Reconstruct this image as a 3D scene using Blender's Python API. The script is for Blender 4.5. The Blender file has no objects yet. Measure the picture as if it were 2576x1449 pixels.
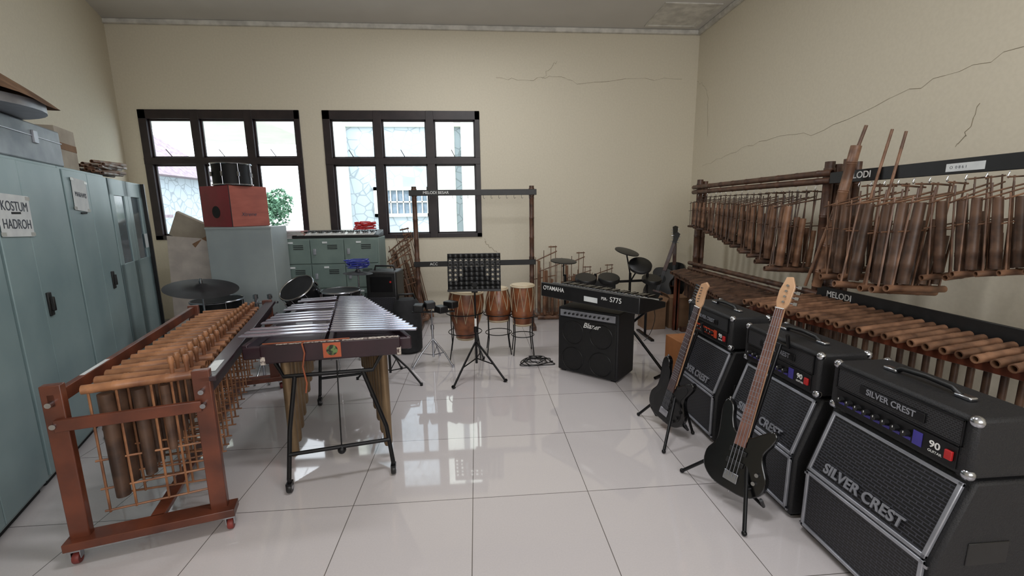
import bpy, math, random
from mathutils import Matrix, Vector
random.seed(7)
V=Vector
COL=bpy.context.scene.collection
try: bpy.context.scene.view_settings.view_transform='Standard'
except Exception: pass

# ---------------------------------------------------------------- materials
def lin(c):
    r=[]
    for a in c[:3]:
        a=a/255.0
        r.append(a/12.92 if a<=.04045 else ((a+.055)/1.055)**2.4)
    return (r[0],r[1],r[2],1)
MATS={}
def mat(name,c1,c2=None,rough=.5,metal=0,scale=8,stretch=(1,1,1),bump=0,rand=0,coat=0,lo=.35,hi=.65,detail=4,spec=.5):
    if name in MATS: return MATS[name]
    m=bpy.data.materials.new(name);m.use_nodes=True;nt=m.node_tree;b=nt.nodes['Principled BSDF']
    c2=c2 or tuple(x*.86 for x in c1)
    tc=nt.nodes.new('ShaderNodeTexCoord');mp=nt.nodes.new('ShaderNodeMapping');mp.inputs['Scale'].default_value=stretch
    nz=nt.nodes.new('ShaderNodeTexNoise');nz.inputs['Scale'].default_value=scale;nz.inputs['Detail'].default_value=detail
    cr=nt.nodes.new('ShaderNodeValToRGB');cr.color_ramp.elements[0].position=lo;cr.color_ramp.elements[1].position=hi
    cr.color_ramp.elements[0].color=lin(c1);cr.color_ramp.elements[1].color=lin(c2)
    L=nt.links.new
    L(tc.outputs['Object'],mp.inputs['Vector']);L(mp.outputs['Vector'],nz.inputs['Vector']);L(nz.outputs['Fac'],cr.inputs['Fac'])
    out=cr.outputs['Color']
    if rand:
        oi=nt.nodes.new('ShaderNodeObjectInfo');mr=nt.nodes.new('ShaderNodeMapRange')
        mr.inputs['To Min'].default_value=1-rand;mr.inputs['To Max'].default_value=1+rand
        hs=nt.nodes.new('ShaderNodeHueSaturation');L(oi.outputs['Random'],mr.inputs['Value']);L(mr.outputs['Result'],hs.inputs['Value'])
        L(out,hs.inputs['Color']);out=hs.outputs['Color']
    L(out,b.inputs['Base Color'])
    b.inputs['Roughness'].default_value=rough;b.inputs['Metallic'].default_value=metal
    b.inputs['Specular IOR Level'].default_value=spec
    if coat: b.inputs['Coat Weight'].default_value=coat;b.inputs['Coat Roughness'].default_value=.08
    if bump:
        bp=nt.nodes.new('ShaderNodeBump');bp.inputs['Strength'].default_value=bump;bp.inputs['Distance'].default_value=.004
        L(nz.outputs['Fac'],bp.inputs['Height']);L(bp.outputs['Normal'],b.inputs['Normal'])
    MATS[name]=m
    return m
def m_floor():
    m=bpy.data.materials.new('glazed_floor_tile');m.use_nodes=True;nt=m.node_tree;b=nt.nodes['Principled BSDF'];L=nt.links.new
    tc=nt.nodes.new('ShaderNodeTexCoord');mp=nt.nodes.new('ShaderNodeMapping');mp.inputs['Location'].default_value=(.06,-.215,0)
    br=nt.nodes.new('ShaderNodeTexBrick');br.offset=0;br.squash=1
    br.inputs['Scale'].default_value=1;br.inputs['Brick Width'].default_value=.66;br.inputs['Row Height'].default_value=.675
    br.inputs['Mortar Size'].default_value=.0022;br.inputs['Mortar Smooth'].default_value=.1;br.inputs['Bias'].default_value=0
    br.inputs['Color1'].default_value=lin((205,199,199));br.inputs['Color2'].default_value=lin((200,194,195));br.inputs['Mortar'].default_value=lin((105,100,96))
    L(tc.outputs['Object'],mp.inputs['Vector']);L(mp.outputs['Vector'],br.inputs['Vector'])
    nz=nt.nodes.new('ShaderNodeTexNoise');nz.inputs['Scale'].default_value=120;nz.inputs['Detail'].default_value=2
    mx=nt.nodes.new('ShaderNodeMix');mx.data_type='RGBA';mx.blend_type='MULTIPLY';mx.inputs['Factor'].default_value=.1
    L(br.outputs['Color'],mx.inputs['A']);L(nz.outputs['Fac'],mx.inputs['B']);L(mx.outputs['Result'],b.inputs['Base Color'])
    L(tc.outputs['Object'],nz.inputs['Vector'])
    b.inputs['Roughness'].default_value=.04;b.inputs['IOR'].default_value=1.7
    return m
def m_stone():
    m=bpy.data.materials.new('stone_cladding');m.use_nodes=True;nt=m.node_tree;b=nt.nodes['Principled BSDF'];L=nt.links.new
    tc=nt.nodes.new('ShaderNodeTexCoord')
    vo=nt.nodes.new('ShaderNodeTexVoronoi');vo.feature='DISTANCE_TO_EDGE';vo.inputs['Scale'].default_value=3.2
    cr=nt.nodes.new('ShaderNodeValToRGB');cr.color_ramp.elements[0].position=.01;cr.color_ramp.elements[1].position=.06
    cr.color_ramp.elements[0].color=lin((140,150,156));cr.color_ramp.elements[1].color=lin((172,184,192))
    L(tc.outputs['Object'],vo.inputs['Vector']);L(vo.outputs['Distance'],cr.inputs['Fac']);L(cr.outputs['Color'],b.inputs['Base Color']);b.inputs['Roughness'].default_value=.9
    return m
def m_grille(name,c1,c2,sx,sz):
    # slotted metal / cloth mesh pattern, in object space (x across, z up)
    m=bpy.data.materials.new(name);m.use_nodes=True;nt=m.node_tree;b=nt.nodes['Principled BSDF'];L=nt.links.new
    tc=nt.nodes.new('ShaderNodeTexCoord');sp=nt.nodes.new('ShaderNodeSeparateXYZ');cb=nt.nodes.new('ShaderNodeCombineXYZ')
    L(tc.outputs['Object'],sp.inputs['Vector']);L(sp.outputs['X'],cb.inputs['X']);L(sp.outputs['Z'],cb.inputs['Y'])
    br=nt.nodes.new('ShaderNodeTexBrick');br.offset=.5
    br.inputs['Scale'].default_value=1;br.inputs['Brick Width'].default_value=sx;br.inputs['Row Height'].default_value=sz
    br.inputs['Mortar Size'].default_value=sz*.17
    br.inputs['Color1'].default_value=lin(c1);br.inputs['Color2'].default_value=lin(c1);br.inputs['Mortar'].default_value=lin(c2)
    L(cb.outputs['Vector'],br.inputs['Vector']);L(br.outputs['Color'],b.inputs['Base Color'])
    b.inputs['Roughness'].default_value=.5
    bp=nt.nodes.new('ShaderNodeBump');bp.inputs['Strength'].default_value=.4;bp.inputs['Distance'].default_value=.002
    L(br.outputs['Fac'],bp.inputs['Height']);L(bp.outputs['Normal'],b.inputs['Normal'])
    return m
FLOOR=m_floor();STONE=m_stone()
GRILLE=m_grille('slotted_speaker_grille',(12,12,14),(52,52,60),.045,.0125)
VENT=m_grille('amplifier_vent_mesh',(12,12,13),(50,50,54),.014,.008)
WALL=mat('cream_wall_paint',(217,209,190),(213,205,186),rough=.8,scale=40,bump=.05,detail=2)
CEIL=mat('ceiling_paint',(204,201,196),(200,197,192),rough=.85,scale=2)
CRACK=mat('plaster_crack',(150,138,114),rough=.9)
TRIM=mat('white_trim',(220,217,210),rough=.6)
WFRAME=mat('dark_window_frame',(48,38,40),(36,29,32),rough=.4)
TEAL=mat('teal_grey_steel',(150,170,172),(124,146,150),rough=.36,metal=.1,scale=2.2,detail=8,lo=.3,hi=.7)
TEAL2=mat('grey_green_steel',(118,134,128),(104,120,116),rough=.42,metal=.1,scale=3)
GREY=mat('pale_grey_steel',(156,164,164),(142,150,152),rough=.5,metal=.05,scale=2)
DSEAM=mat('dark_gap',(24,26,28),rough=.8)
BLACK=mat('black_plastic',(18,18,19),(24,24,25),rough=.42,scale=20)
BLACKM=mat('black_powder_metal',(16,16,18),(22,22,24),rough=.35,metal=.4)
TOLEX=mat('black_vinyl_covering',(14,14,17),(30,30,33),rough=.6,scale=220,bump=.5,detail=2)
GLOSSB=mat('gloss_black_lacquer',(7,7,8),(9,9,10),rough=.2,coat=.25)
DRUMB=mat('black_drum_wrap',(12,12,14),(20,20,22),rough=.5,scale=5,spec=.25)
CHROME=mat('chrome',(190,192,198),(160,162,168),rough=.22,metal=1,scale=4)
SILVER=mat('satin_silver',(172,174,182),(156,158,166),rough=.35,metal=.6,scale=12)
WHITE=mat('white_lettering',(232,232,230),(226,226,224),rough=.5)
PAPER=mat('paper',(214,218,218),(200,204,206),rough=.8,scale=12)
INK=mat('ink',(60,66,78),rough=.7)
RWOOD=mat('reddish_brown_wood',(112,58,38),(76,38,26),rough=.4,scale=5,stretch=(1,1,1),coat=.15,detail=6)
DWOOD=mat('dark_maroon_wood',(50,28,36),(34,18,26),rough=.35,scale=5,coat=.2)
WORN=mat('worn_paint_edge',(190,180,170),(60,34,36),rough=.7,scale=60,lo=.45,hi=.6)
BAM=mat('tan_bamboo',(168,118,82),(114,74,52),rough=.4,scale=9,rand=.22,detail=6)
BAMD=mat('dark_bamboo',(100,74,58),(60,43,35),rough=.42,scale=10,rand=.3,detail=6)
BAMM=mat('brown_bamboo',(136,100,76),(86,60,45),rough=.42,scale=10,rand=.25,detail=6)
POSTB=mat('brown_bamboo_post',(96,66,50),(62,42,34),rough=.4,scale=14,detail=6)
BAR=mat('polished_bar_metal',(200,198,212),(176,174,190),rough=.2,metal=.8,scale=3)
GOLD=mat('bronze_resonator',(138,116,88),(108,88,66),rough=.35,metal=.6,scale=4)
MAPLE=mat('maple_neck',(204,166,132),(186,146,112),rough=.35,scale=6,coat=.3)
ROSE=mat('rosewood_board',(74,44,34),(52,30,24),rough=.4,scale=20)
BASSN=mat('brown_bass_neck',(134,96,84),(112,78,68),rough=.35,scale=20)
CARD=mat('brown_cardboard',(140,108,82),(120,92,68),rough=.85,scale=5)
CARD2=mat('pale_cardboard',(176,166,152),(156,146,132),rough=.85,scale=5)
RED=mat('red_lacquer_panel',(138,32,46),(120,26,38),rough=.4,scale=4)
CAJW=mat('reddish_plywood',(158,84,70),(140,72,60),rough=.5,scale=4,stretch=(1,1,4))
ORW=mat('orange_plywood',(170,112,68),(150,94,56),rough=.5,scale=5)
BROWNF=mat('brown_sackcloth',(122,92,66),(84,60,42),rough=.95,scale=9,bump=.6,detail=8)
METB=mat('scuffed_aluminium_box',(160,168,174),(112,122,132),rough=.45,metal=.2,scale=3.5,detail=10)
DRUMW=mat('carved_drum_wood',(150,90,54),(92,50,30),rough=.4,scale=7,coat=.3)
SKIN=mat('drum_skin',(206,192,166),(186,170,142),rough=.7,scale=6)
ROPE=mat('pale_rope',(196,178,148),rough=.9)
REDP=mat('red_plastic',(190,34,36),rough=.4)
CASTR=mat('worn_red_wheel',(132,52,46),(96,40,38),rough=.5)
BLUEC=mat('blue_cable',(36,48,150),rough=.4)
ORC=mat('orange_cord',(150,80,50),rough=.7)
PURP=mat('purple_panel_print',(66,58,150),rough=.5)
ORAP=mat('orange_panel_print',(206,70,34),rough=.5)
KEYW=mat('white_keys',(226,226,222),rough=.3)
LEAF=mat('foliage',(106,144,116),(66,102,80),rough=.8,scale=3)
EXTW=mat('exterior_cream_render',(214,218,206),(204,208,198),rough=.8,scale=2)
GROUND=mat('exterior_ground',(176,176,170),rough=.9)
ROOFT=mat('exterior_roof_tile',(146,132,140),(120,108,116),rough=.8)
HEADG=mat('dark_drumhead',(34,35,38),(26,27,29),rough=.6,spec=.2)
BRASSD=mat('dark_cymbal',(34,33,36),(24,23,26),rough=.5,metal=.1,spec=.3)

# ---------------------------------------------------------------- mesh builder
def perp(d):
    d=d.normalized();a=V((0,0,1)) if abs(d.z)<.9 else V((1,0,0))
    x=d.cross(a).normalized();return x,d.cross(x).normalized()
class B:
    def __init__(s): s.v=[];s.f=[];s.m=[];s.p=[]
    def add(s,vs,fs,mi=0):
        o=len(s.v);s.p.append((o,len(s.f)));s.v+=[tuple(a) for a in vs];s.f+=[tuple(i+o for i in f) for f in fs];s.m+=[mi]*len(fs);return s
    def pieces(s,per):
        out=[];n=len(s.p);bounds=s.p+[(len(s.v),len(s.f))]
        for i in range(0,n,per):
            a=bounds[i];c=bounds[min(i+per,n)];q=B();q.v=s.v[a[0]:c[0]];q.f=[tuple(k-a[0] for k in f) for f in s.f[a[1]:c[1]]];q.m=s.m[a[1]:c[1]];out.append(q)
        return out
    def box(s,lo,hi,mi=0,R=None,c=None):
        x0,y0,z0=lo;x1,y1,z1=hi
        vs=[V(p) for p in ((x0,y0,z0),(x1,y0,z0),(x1,y1,z0),(x0,y1,z0),(x0,y0,z1),(x1,y0,z1),(x1,y1,z1),(x0,y1,z1))]
        if R is not None:
            cc=V(c) if c else (V(lo)+V(hi))/2
            vs=[R@(p-cc)+cc for p in vs]
        return s.add(vs,[(3,2,1,0),(4,5,6,7),(0,1,5,4),(1,2,6,5),(2,3,7,6),(3,0,4,7)],mi)
    def cbox(s,c,d,mi=0,R=None):
        c=V(c);d=V(d)/2;return s.box(c-d,c+d,mi,R)
    def beam(s,p0,p1,w,h,mi=0,up=(0,0,1)):
        p0=V(p0);p1=V(p1);d=(p1-p0).normalized();x=d.cross(V(up))
        if x.length<1e-3: x=d.cross(V((1,0,0)))
        x.normalize();u=x.cross(d).normalized();x=x*w/2;u=u*h/2
        vs=[p0-x-u,p0+x-u,p0+x+u,p0-x+u,p1-x-u,p1+x-u,p1+x+u,p1-x+u]
        return s.add(vs,[(0,1,2,3),(7,6,5,4),(1,0,4,5),(2,1,5,6),(3,2,6,7),(0,3,7,4)],mi)
    def rev(s,p0,p1,prof,n=12,mi=0,a0=0,a1=None):
        p0=V(p0);p1=V(p1);d=p1-p0;x,y=perp(d);full=a1 is None
        a1=a0+2*math.pi if full else a1
        k=n if full else n+1
        vs=[];fs=[]
        for t,r in prof:
            c=p0+d*t
            for i in range(k):
                a=a0+(a1-a0)*i/n;vs.append(c+x*math.cos(a)*r+y*math.sin(a)*r)
        for j in range(len(prof)-1):
            for i in range(n):
                i2=(i+1)%k
                fs.append((j*k+i,j*k+i2,(j+1)*k+i2,(j+1)*k+i))
        if full:
            fs.append(tuple(range(k-1,-1,-1)));fs.append(tuple((len(prof)-1)*k+i for i in range(k)))
        return s.add(vs,fs,mi)
    def cyl(s,p0,p1,r0,r1=None,n=12,mi=0):
        return s.rev(p0,p1,[(0,r0),(1,r0 if r1 is None else r1)],n,mi)
    def bam(s,p0,p1,r,nodes=3,n=12,mi=0,d=.05):
        L=(V(p1)-V(p0)).length;d=min(.04/L,.3)
        pr=[(d,r*.2),(d,r*.7),(0,r*.72),(0,r)]
        for i in range(nodes):
            t=(i+.6)/(nodes+.2);w=.006/L
            pr+=[(t-2*w,r),(t-w,r*1.1),(t,r*1.02),(t+w,r*1.1),(t+2*w,r)]
        pr+=[(1,r),(1,r*.72),(1-d,r*.7),(1-d,r*.2)]
        return s.rev(p0,p1,pr,n,mi)
    def path(s,pts,r,n=8,mi=0,closed=False):
        pts=[V(p) for p in pts];N=len(pts);vs=[];fs=[];x=None
        for i,p in enumerate(pts):
            if closed: d=(pts[(i+1)%N]-pts[i-1])
            else: d=(pts[min(i+1,N-1)]-pts[max(i-1,0)])
            d.normalize()
            if x is None: x,y=perp(d)
            else:
                x=(x-d*x.dot(d));x.normalize();y=d.cross(x)
            for k in range(n):
                a=2*math.pi*k/n;vs.append(p+x*math.cos(a)*r+y*math.sin(a)*r)
        M=N if closed else N-1
        for i in range(M):
            j=(i+1)%N
            for k in range(n):
                k2=(k+1)%n;fs.append((i*n+k,i*n+k2,j*n+k2,j*n+k))
        if not closed:
            fs.append(tuple(range(n-1,-1,-1)));fs.append(tuple((N-1)*n+k for k in range(n)))
        return s.add(vs,fs,mi)
    def ring(s,c,R_,r,axis=(0,0,1),n=24,m=6,mi=0):
        c=V(c);x,y=perp(V(axis));return s.path([c+x*math.cos(2*math.pi*i/n)*R_+y*math.sin(2*math.pi*i/n)*R_ for i in range(n)],r,m,mi,True)
    def prism(s,poly,z0,z1,M=None,mi=0):
        n=len(poly);vs=[V((p[0],p[1],z0)) for p in poly]+[V((p[0],p[1],z1)) for p in poly]
        if M is not None: vs=[M@v for v in vs]
        fs=[tuple(range(n-1,-1,-1)),tuple(range(n,2*n))]+[(i,(i+1)%n,n+(i+1)%n,n+i) for i in range(n)]
        return s.add(vs,fs,mi)
    def sph(s,c,r,n=12,m=8,mi=0,sc=(1,1,1)):
        c=V(c);vs=[];fs=[]
        for j in range(m+1):
            ph=math.pi*j/m
            for i in range(n):
                a=2*math.pi*i/n;vs.append(c+V((r*sc[0]*math.sin(ph)*math.cos(a),r*sc[1]*math.sin(ph)*math.sin(a),r*sc[2]*math.cos(ph))))
        for j in range(m):
            for i in range(n):
                i2=(i+1)%n;fs.append((j*n+i,(j+1)*n+i,(j+1)*n+i2,j*n+i2))
        return s.add(vs,fs,mi)
    def xf(s,M):
        s.v=[tuple(M@V(p)) for p in s.v];return s
    def mesh(s,name,mats,ang=46):
        me=bpy.data.meshes.new(name);me.from_pydata(s.v,[],s.f)
        if not isinstance(mats,(list,tuple)): mats=[mats]
        for m in mats: me.materials.append(m)
        me.polygons.foreach_set('material_index',s.m)
        me.polygons.foreach_set('use_smooth',[True]*len(s.f))
        me.validate();me.update()
        try: me.set_sharp_from_angle(angle=math.radians(ang))
        except Exception: pass
        return me
def catmull(pts,k=5):
    n=len(pts);o=[]
    for i in range(n):
        p0,p1,p2,p3=[V(pts[(i+j-1)%n]) for j in range(4)]
        for q in range(k):
            t=q/k;o.append(.5*((2*p1)+(p2-p0)*t+(2*p0-5*p1+4*p2-p3)*t*t+(-p0+3*p1-3*p2+p3)*t**3))
    return o
def bev(o,w,seg=2):
    if w:
        m=o.modifiers.new('bevel','BEVEL');m.width=w;m.segments=seg;m.limit_method='ANGLE';m.angle_limit=math.radians(48)
def thing(name,label,cat,loc=(0,0,0),rz=0,group=None,M=None):
    o=bpy.data.objects.new(name,None);o.empty_display_size=.1;COL.objects.link(o)
    if M is not None: o.matrix_world=M
    else: o.location=loc;o.rotation_euler=(0,0,math.radians(rz))
    o['label']=label;o['category']=cat
    if group:o['group']=group
    return o
def part(root,name,b,mats,bevel=0,label=None,ang=46,per=0):
    if per:
        for q in b.pieces(per): o=part(root,name,q,mats,bevel,label,ang)
        return o
    o=bpy.data.objects.new(name,b.mesh(name,mats,ang));COL.objects.link(o);o.parent=root
    if label:o['label']=label
    bev(o,bevel);return o
def solo(name,label,cat,b,mats,loc=(0,0,0),rz=0,bevel=0,group=None,kind=None,M=None,ang=46):
    o=bpy.data.objects.new(name,b.mesh(name,mats,ang));COL.objects.link(o)
    if M is not None:o.matrix_world=M
    else:o.location=loc;o.rotation_euler=(0,0,math.radians(rz))
    if label:o['label']=label
    if cat:o['category']=cat
    if group:o['group']=group
    if kind:o['kind']=kind
    bev(o,bevel);return o
def struct(name,b,mats,bevel=0): return solo(name,None,None,b,mats,kind='structure',bevel=bevel)
def txt(root,name,body,size,M,mt,ext=.0008,align='LEFT',sx=1,shear=0,label=None,bold=0):
    cu=bpy.data.curves.new(name,'FONT');cu.body=body;cu.size=size;cu.extrude=ext;cu.align_x=align;cu.align_y='CENTER';cu.shear=shear;cu.offset=bold
    t=bpy.data.objects.new('tmp',cu);COL.objects.link(t);bpy.context.view_layer.update()
    me=bpy.data.meshes.new_from_object(t);bpy.data.objects.remove(t);me.materials.clear();me.materials.append(mt)
    me.transform(M@Matrix.Diagonal((sx,1,1,1)))
    o=bpy.data.objects.new(name,me);COL.objects.link(o);o.parent=root
    if label:o['label']=label
    return o
def FT(x,y,z,tilt=0,rz=0): # text plane facing -y
    return Matrix.Translation((x,y,z))@Matrix.Rotation(math.radians(rz),4,'Z')@Matrix.Rotation(math.pi/2+tilt,4,'X')
def copy_tree(o):
    n=o.copy();COL.objects.link(n)
    for c in o.children:
        k=copy_tree(c);k.parent=n;k.matrix_parent_inverse=c.matrix_parent_inverse.copy()
    return n
def place(o,loc,rz=0,sc=1,tilt=(0,0)):
    o.matrix_world=Matrix.Translation(loc)@Matrix.Rotation(math.radians(rz),4,'Z')@Matrix.Rotation(tilt[0],4,'X')@Matrix.Rotation(tilt[1],4,'Y')@Matrix.Scale(sc,4)
def frame(p,yax,nrm):
    y=V(yax).normalized();z=V(nrm);z=(z-y*z.dot(y)).normalized();x=y.cross(z)
    M=Matrix.Identity(4)
    for i in range(3): M[i][0]=x[i];M[i][1]=y[i];M[i][2]=z[i];M[i][3]=p[i]
    return M

# ---------------------------------------------------------------- camera
th=math.radians(10.05);ps=math.radians(4.5);ph=math.radians(-0.7)
cd=bpy.data.cameras.new('camera');co=bpy.data.objects.new('camera',cd);COL.objects.link(co)
co.matrix_world=Matrix.Translation((0,0,1.6))@(Matrix.Rotation(-ps,3,'Z')@Matrix.Rotation(math.pi/2-th,3,'X')@Matrix.Rotation(ph,3,'Z')).to_4x4()
cd.sensor_width=36;cd.lens=1100/2576*36;cd.clip_start=.05
bpy.context.scene.camera=co

# ---------------------------------------------------------------- room
H=4.11;YB=6.6;XR=3.28;YF=-2.5
def lx(y): return -4.76-.408*(y-6.6)
struct('floor',B().box((-5.2,YF-.2,-.1),(XR+.2,YB+.2,0)),FLOOR)
struct('ceiling',B().box((-5.2,YF-.2,H),(XR+.2,YB+.2,H+.1)),CEIL)
W1=(-4.51,-2.41,1.25,3.0);W2=(-2.10,.08,1.22,3.0)
def crackpts(b,pts,plane,w=.006,mi=1):
    rr=random.Random(3);out=[]
    for i in range(len(pts)-1):
        a,c=V(pts[i]),V(pts[i+1]);k=6
        for j in range(k):
            out.append(a.lerp(c,j/k)+V((rr.uniform(-.02,.02),rr.uniform(-.02,.02))))
    out.append(V(pts[-1]))
    for i in range(len(out)-1):
        a,c=out[i],out[i+1];n=V((-(c-a).y,(c-a).x)).normalized()*w*rr.uniform(.2,.5)
        q=[a-n,a+n,c+n,c-n]
        if plane=='y': vs=[(p.x,YB-.0015,p.y) for p in q]
        else: vs=[(XR-.0015,p.x,p.y) for p in q]
        b.add(vs,[(0,1,2,3)],mi)
b=B();T=.2
b.box((-5.2,YB,0),(XR+.2,YB+T,1.22));b.box((-5.2,YB,3.0),(XR+.2,YB+T,H))
b.box((-5.2,YB,1.22),(W1[0],YB+T,3.0));b.box((W1[1],YB,1.22),(W2[0],YB+T,3.0));b.box((W2[1],YB,1.22),(XR+.2,YB+T,3.0));b.box((W1[0],YB,1.22),(W1[1],YB+T,1.25))
crackpts(b,[(.34,3.45),(.8,3.42),(1.14,3.49),(1.48,3.39),(2.2,3.44),(3.05,3.46)],'y',.005)
crackpts(b,[(1.0,3.44),(1.12,3.62),(1.2,3.68)],'y',.004)
crackpts(b,[(.12,1.19),(.16,1.08),(.3,.98)],'y')
struct('wall_back',b,[WALL,CRACK])
b=B().box((XR,YF,0),(XR+.15,YB,H))
crackpts(b,[(6.3,2.2),(5.57,2.29),(4.9,2.36),(4.2,2.3),(3.41,2.42),(2.9,2.5),(2.4,2.52),(1.9,2.62)],'x',.004)
crackpts(b,[(6.6,3.43),(6.35,3.3),(6.25,3.13),(6.2,2.6)],'x',.004)
crackpts(b,[(2.87,1.99),(2.78,2.1),(2.75,2.25)],'x',.004)
struct('wall_right',b,[WALL,CRACK])
b=B();p0=V((lx(6.75),6.75,0));p1=V((lx(YF),YF,0));n=V((-.926,-.378,0))*.15
q=[p0,p1,p1+n,p0+n];b.add(q+[p+V((0,0,H)) for p in q],[(0,1,2,3),(7,6,5,4),(0,4,5,1),(1,5,6,2),(2,6,7,3),(3,7,4,0)])
struct('wall_left',b,WALL)
struct('wall_front',B().box((-1.4,YF-.15,0),(XR+.15,YF,H)),WALL)
struct('trim_1',B().box((-4.9,YB-.05,H-.06),(XR,YB,H)),TRIM,.01)
struct('trim_3',B().box((XR-.05,YF,H-.06),(XR,YB-.05,H)),TRIM,.01)
b=B()
for x0,y0,x1,y1 in ((2.40,5.75,3.14,5.79),(2.40,6.42,3.14,6.46),(2.40,5.79,2.44,6.42),(3.10,5.79,3.14,6.42)): b.box((x0,y0,H-.012),(x1,y1,H))
b.box((2.44,5.79,H-.004),(3.10,6.42,H))
struct('trim_2',b,TRIM)
SK=mat('tile_skirting',(196,190,182),rough=.2)
struct('baseboard_back',B().box((-4.7,YB-.012,0),(XR,YB,.1)),SK)
struct('baseboard_right',B().box((XR-.012,YF,0),(XR,YB-.012,.1)),SK)
# windows
def window(name,W):
    x0,x1,z0,z1=W;w=x1-x0;y0=YB-.02;y1=YB+.07;b=B()
    f=.1
    b.box((x0,y0,z0),(x1,y1,z0+.06));b.box((x0,y0,z1-.12),(x1,y1,z1));b.box((x0,y0,z0),(x0+f,y1,z1));b.box((x1-.07,y0,z0),(x1,y1,z1))
    zt=z0+(z1-z0)*.615
    b.box((x0,y0-.005,zt-.045),(x1,y1,zt+.045))
    for k in (1,2):
        xm=x0+.02+w*k/3.0;b.box((xm-.055,y0-.004,z0),(xm+.055,y1,z1))
    xs=[x0+f,x0+.02+w/3,x0+.02+2*w/3,x1-.05]
    for i in range(3):
        a=xs[i]+(0 if i==0 else .055);c=xs[i+1]-(.055 if i<2 else .02)
        for (za,zb) in ((z0+.06,zt-.045),(zt+.045,z1-.12)):
            t=.022
            b.box((a,YB+.02,za),(c,YB+.05,za+t));b.box((a,YB+.02,zb-t),(c,YB+.05,zb));b.box((a,YB+.02,za),(a+t,YB+.05,zb));b.box((c-t,YB+.02,za),(c,YB+.05,zb))
        b.beam(((a+c)/2,y0-.005,zt+.05),((a+c)/2-.05,y0-.05,zt+.15),.01,.01)
    return struct(name,b,WFRAME,.004)
window('window_1',W1);window('window_2',W2)
# ---------------------------------------------------------------- exterior
solo('exterior_ground','pale paved ground outside the windows','ground',B().box((-60,7.2,-.6),(40,70,-.5)),GROUND,kind='structure')
r=thing('stone_clad_building','pale building with irregular stone cladding and cream pilasters outside the window','building',(0,14,-.5))
part(r,'stone_wall',B().box((-3.9,0,0),(7,.5,9)),STONE)
b=B()
for x in (-4.1,-.9,-.1): b.box((x-.3,-.35,0),(x+.3,.0,9))
part(r,'pilaster',b,EXTW,.02,per=1)
part(r,'cornice',B().box((-4.5,-.5,8.5),(7,0,9)).box((-4.1,-.12,4.6),(7,0,4.8)),EXTW,.02,per=1)
b=B();b.box((-3.1,-.1,1.95),(-1.4,0,2.05));b.box((-3.1,-.1,2.75),(-1.4,0,2.85));b.box((-3.1,-.1,1.95),(-3.0,0,2.85));b.box((-1.5,-.1,1.95),(-1.4,0,2.85))
for i in range(1,8): b.box((-3.0+i*.19,-.06,2.04),(-2.97+i*.19,-.02,2.76))
b.box((-3.02,-.06,2.38),(-1.48,-.02,2.42))
part(r,'window_grid',b,EXTW)
part(r,'window_glass',B().box((-3.0,-.015,2.05),(-1.5,-.005,2.75)),mat('outside_glass',(120,136,150),rough=.2))
r=thing('neighbouring_house','stone house with a dark tiled roof seen outside','building',(-11.6,16,-.5))
part(r,'stone_wall',B().box((-4,0,0),(.9,3,3.6)),STONE)
part(r,'roof',B().add([(-4.6,-.8,3.4),(1.5,-.8,3.4),(1.5,3.6,3.4),(-4.6,3.6,3.4),(-4.2,1.4,5.2),(-.3,1.4,5.2)],[(0,1,5,4),(1,2,5),(2,3,4,5),(3,0,4),(3,2,1,0)]),ROOFT)
part(r,'canopy',B().box((-.6,-.6,2.0),(1.3,0,2.1)),ROOFT)
solo('porch_column','cream rendered square column outside the window','column',B().box((-.27,-.27,0),(.27,.27,5.2)).box((-.33,-.33,0),(.33,.33,.5)),EXTW,(-6.15,8.6,-.5),bevel=.01)
b=B().box((-3,0,0),(0,4,.18)).box((-3,-.08,-.12),(.08,0,.26)).box((0,-.08,-.12),(.08,4,.26)).box((-3,0,.18),(-.3,3.7,.45))
solo('roof_eave','cream flat roof eave projecting outside','roof',b,EXTW,(-4.3,9.6,3.55),bevel=.01)
def tree(x,y,z,s,seed):
    r=thing('tree','leafy green tree outside the window','tree',(x,y,-.5),group='trees outside')
    part(r,'trunk',B().cyl((0,0,0),(0,0,z),.12,.08),BAMD)
    rr=random.Random(seed);vs=[];fs=[]
    cl=[(V((rr.gauss(0,.36)*s,rr.gauss(0,.3)*s,z+rr.gauss(0,.28)*s)),s*rr.uniform(.2,.36)) for _ in range(22)]
    for c,q in cl:
        for _ in range(150):
            d=V((rr.gauss(0,1),rr.gauss(0,1),rr.gauss(0,1))).normalized()*q*rr.uniform(.7,1.05)
            p=c+d;u=V((rr.uniform(-1,1),rr.uniform(-1,1),rr.uniform(-1,1))).normalized()*.11;w_=u.cross(V((rr.uniform(-1,1),rr.uniform(-1,1),1))).normalized()*.07
            k=len(vs);vs+=[p-u,p+w_,p+u,p-w_];fs.append((k,k+1,k+2,k+3))
    b=B();b.add(vs,fs);part(r,'crown',b,LEAF,ang=5)
tree(-11.2,24,2.3,1.7,1);tree(-6.9,26,2.2,1.5,2);tree(-15.8,29,1.9,1.7,3)
b=B();b.box((-14,19,-.5),(-5.2,19.3,.9))
for i in range(22): b.box((-14+i*.4,18.97,.5),(-13.75+i*.4,19,.9))
solo('boundary_wall','low pale boundary wall outside','wall',b,EXTW)

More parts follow.
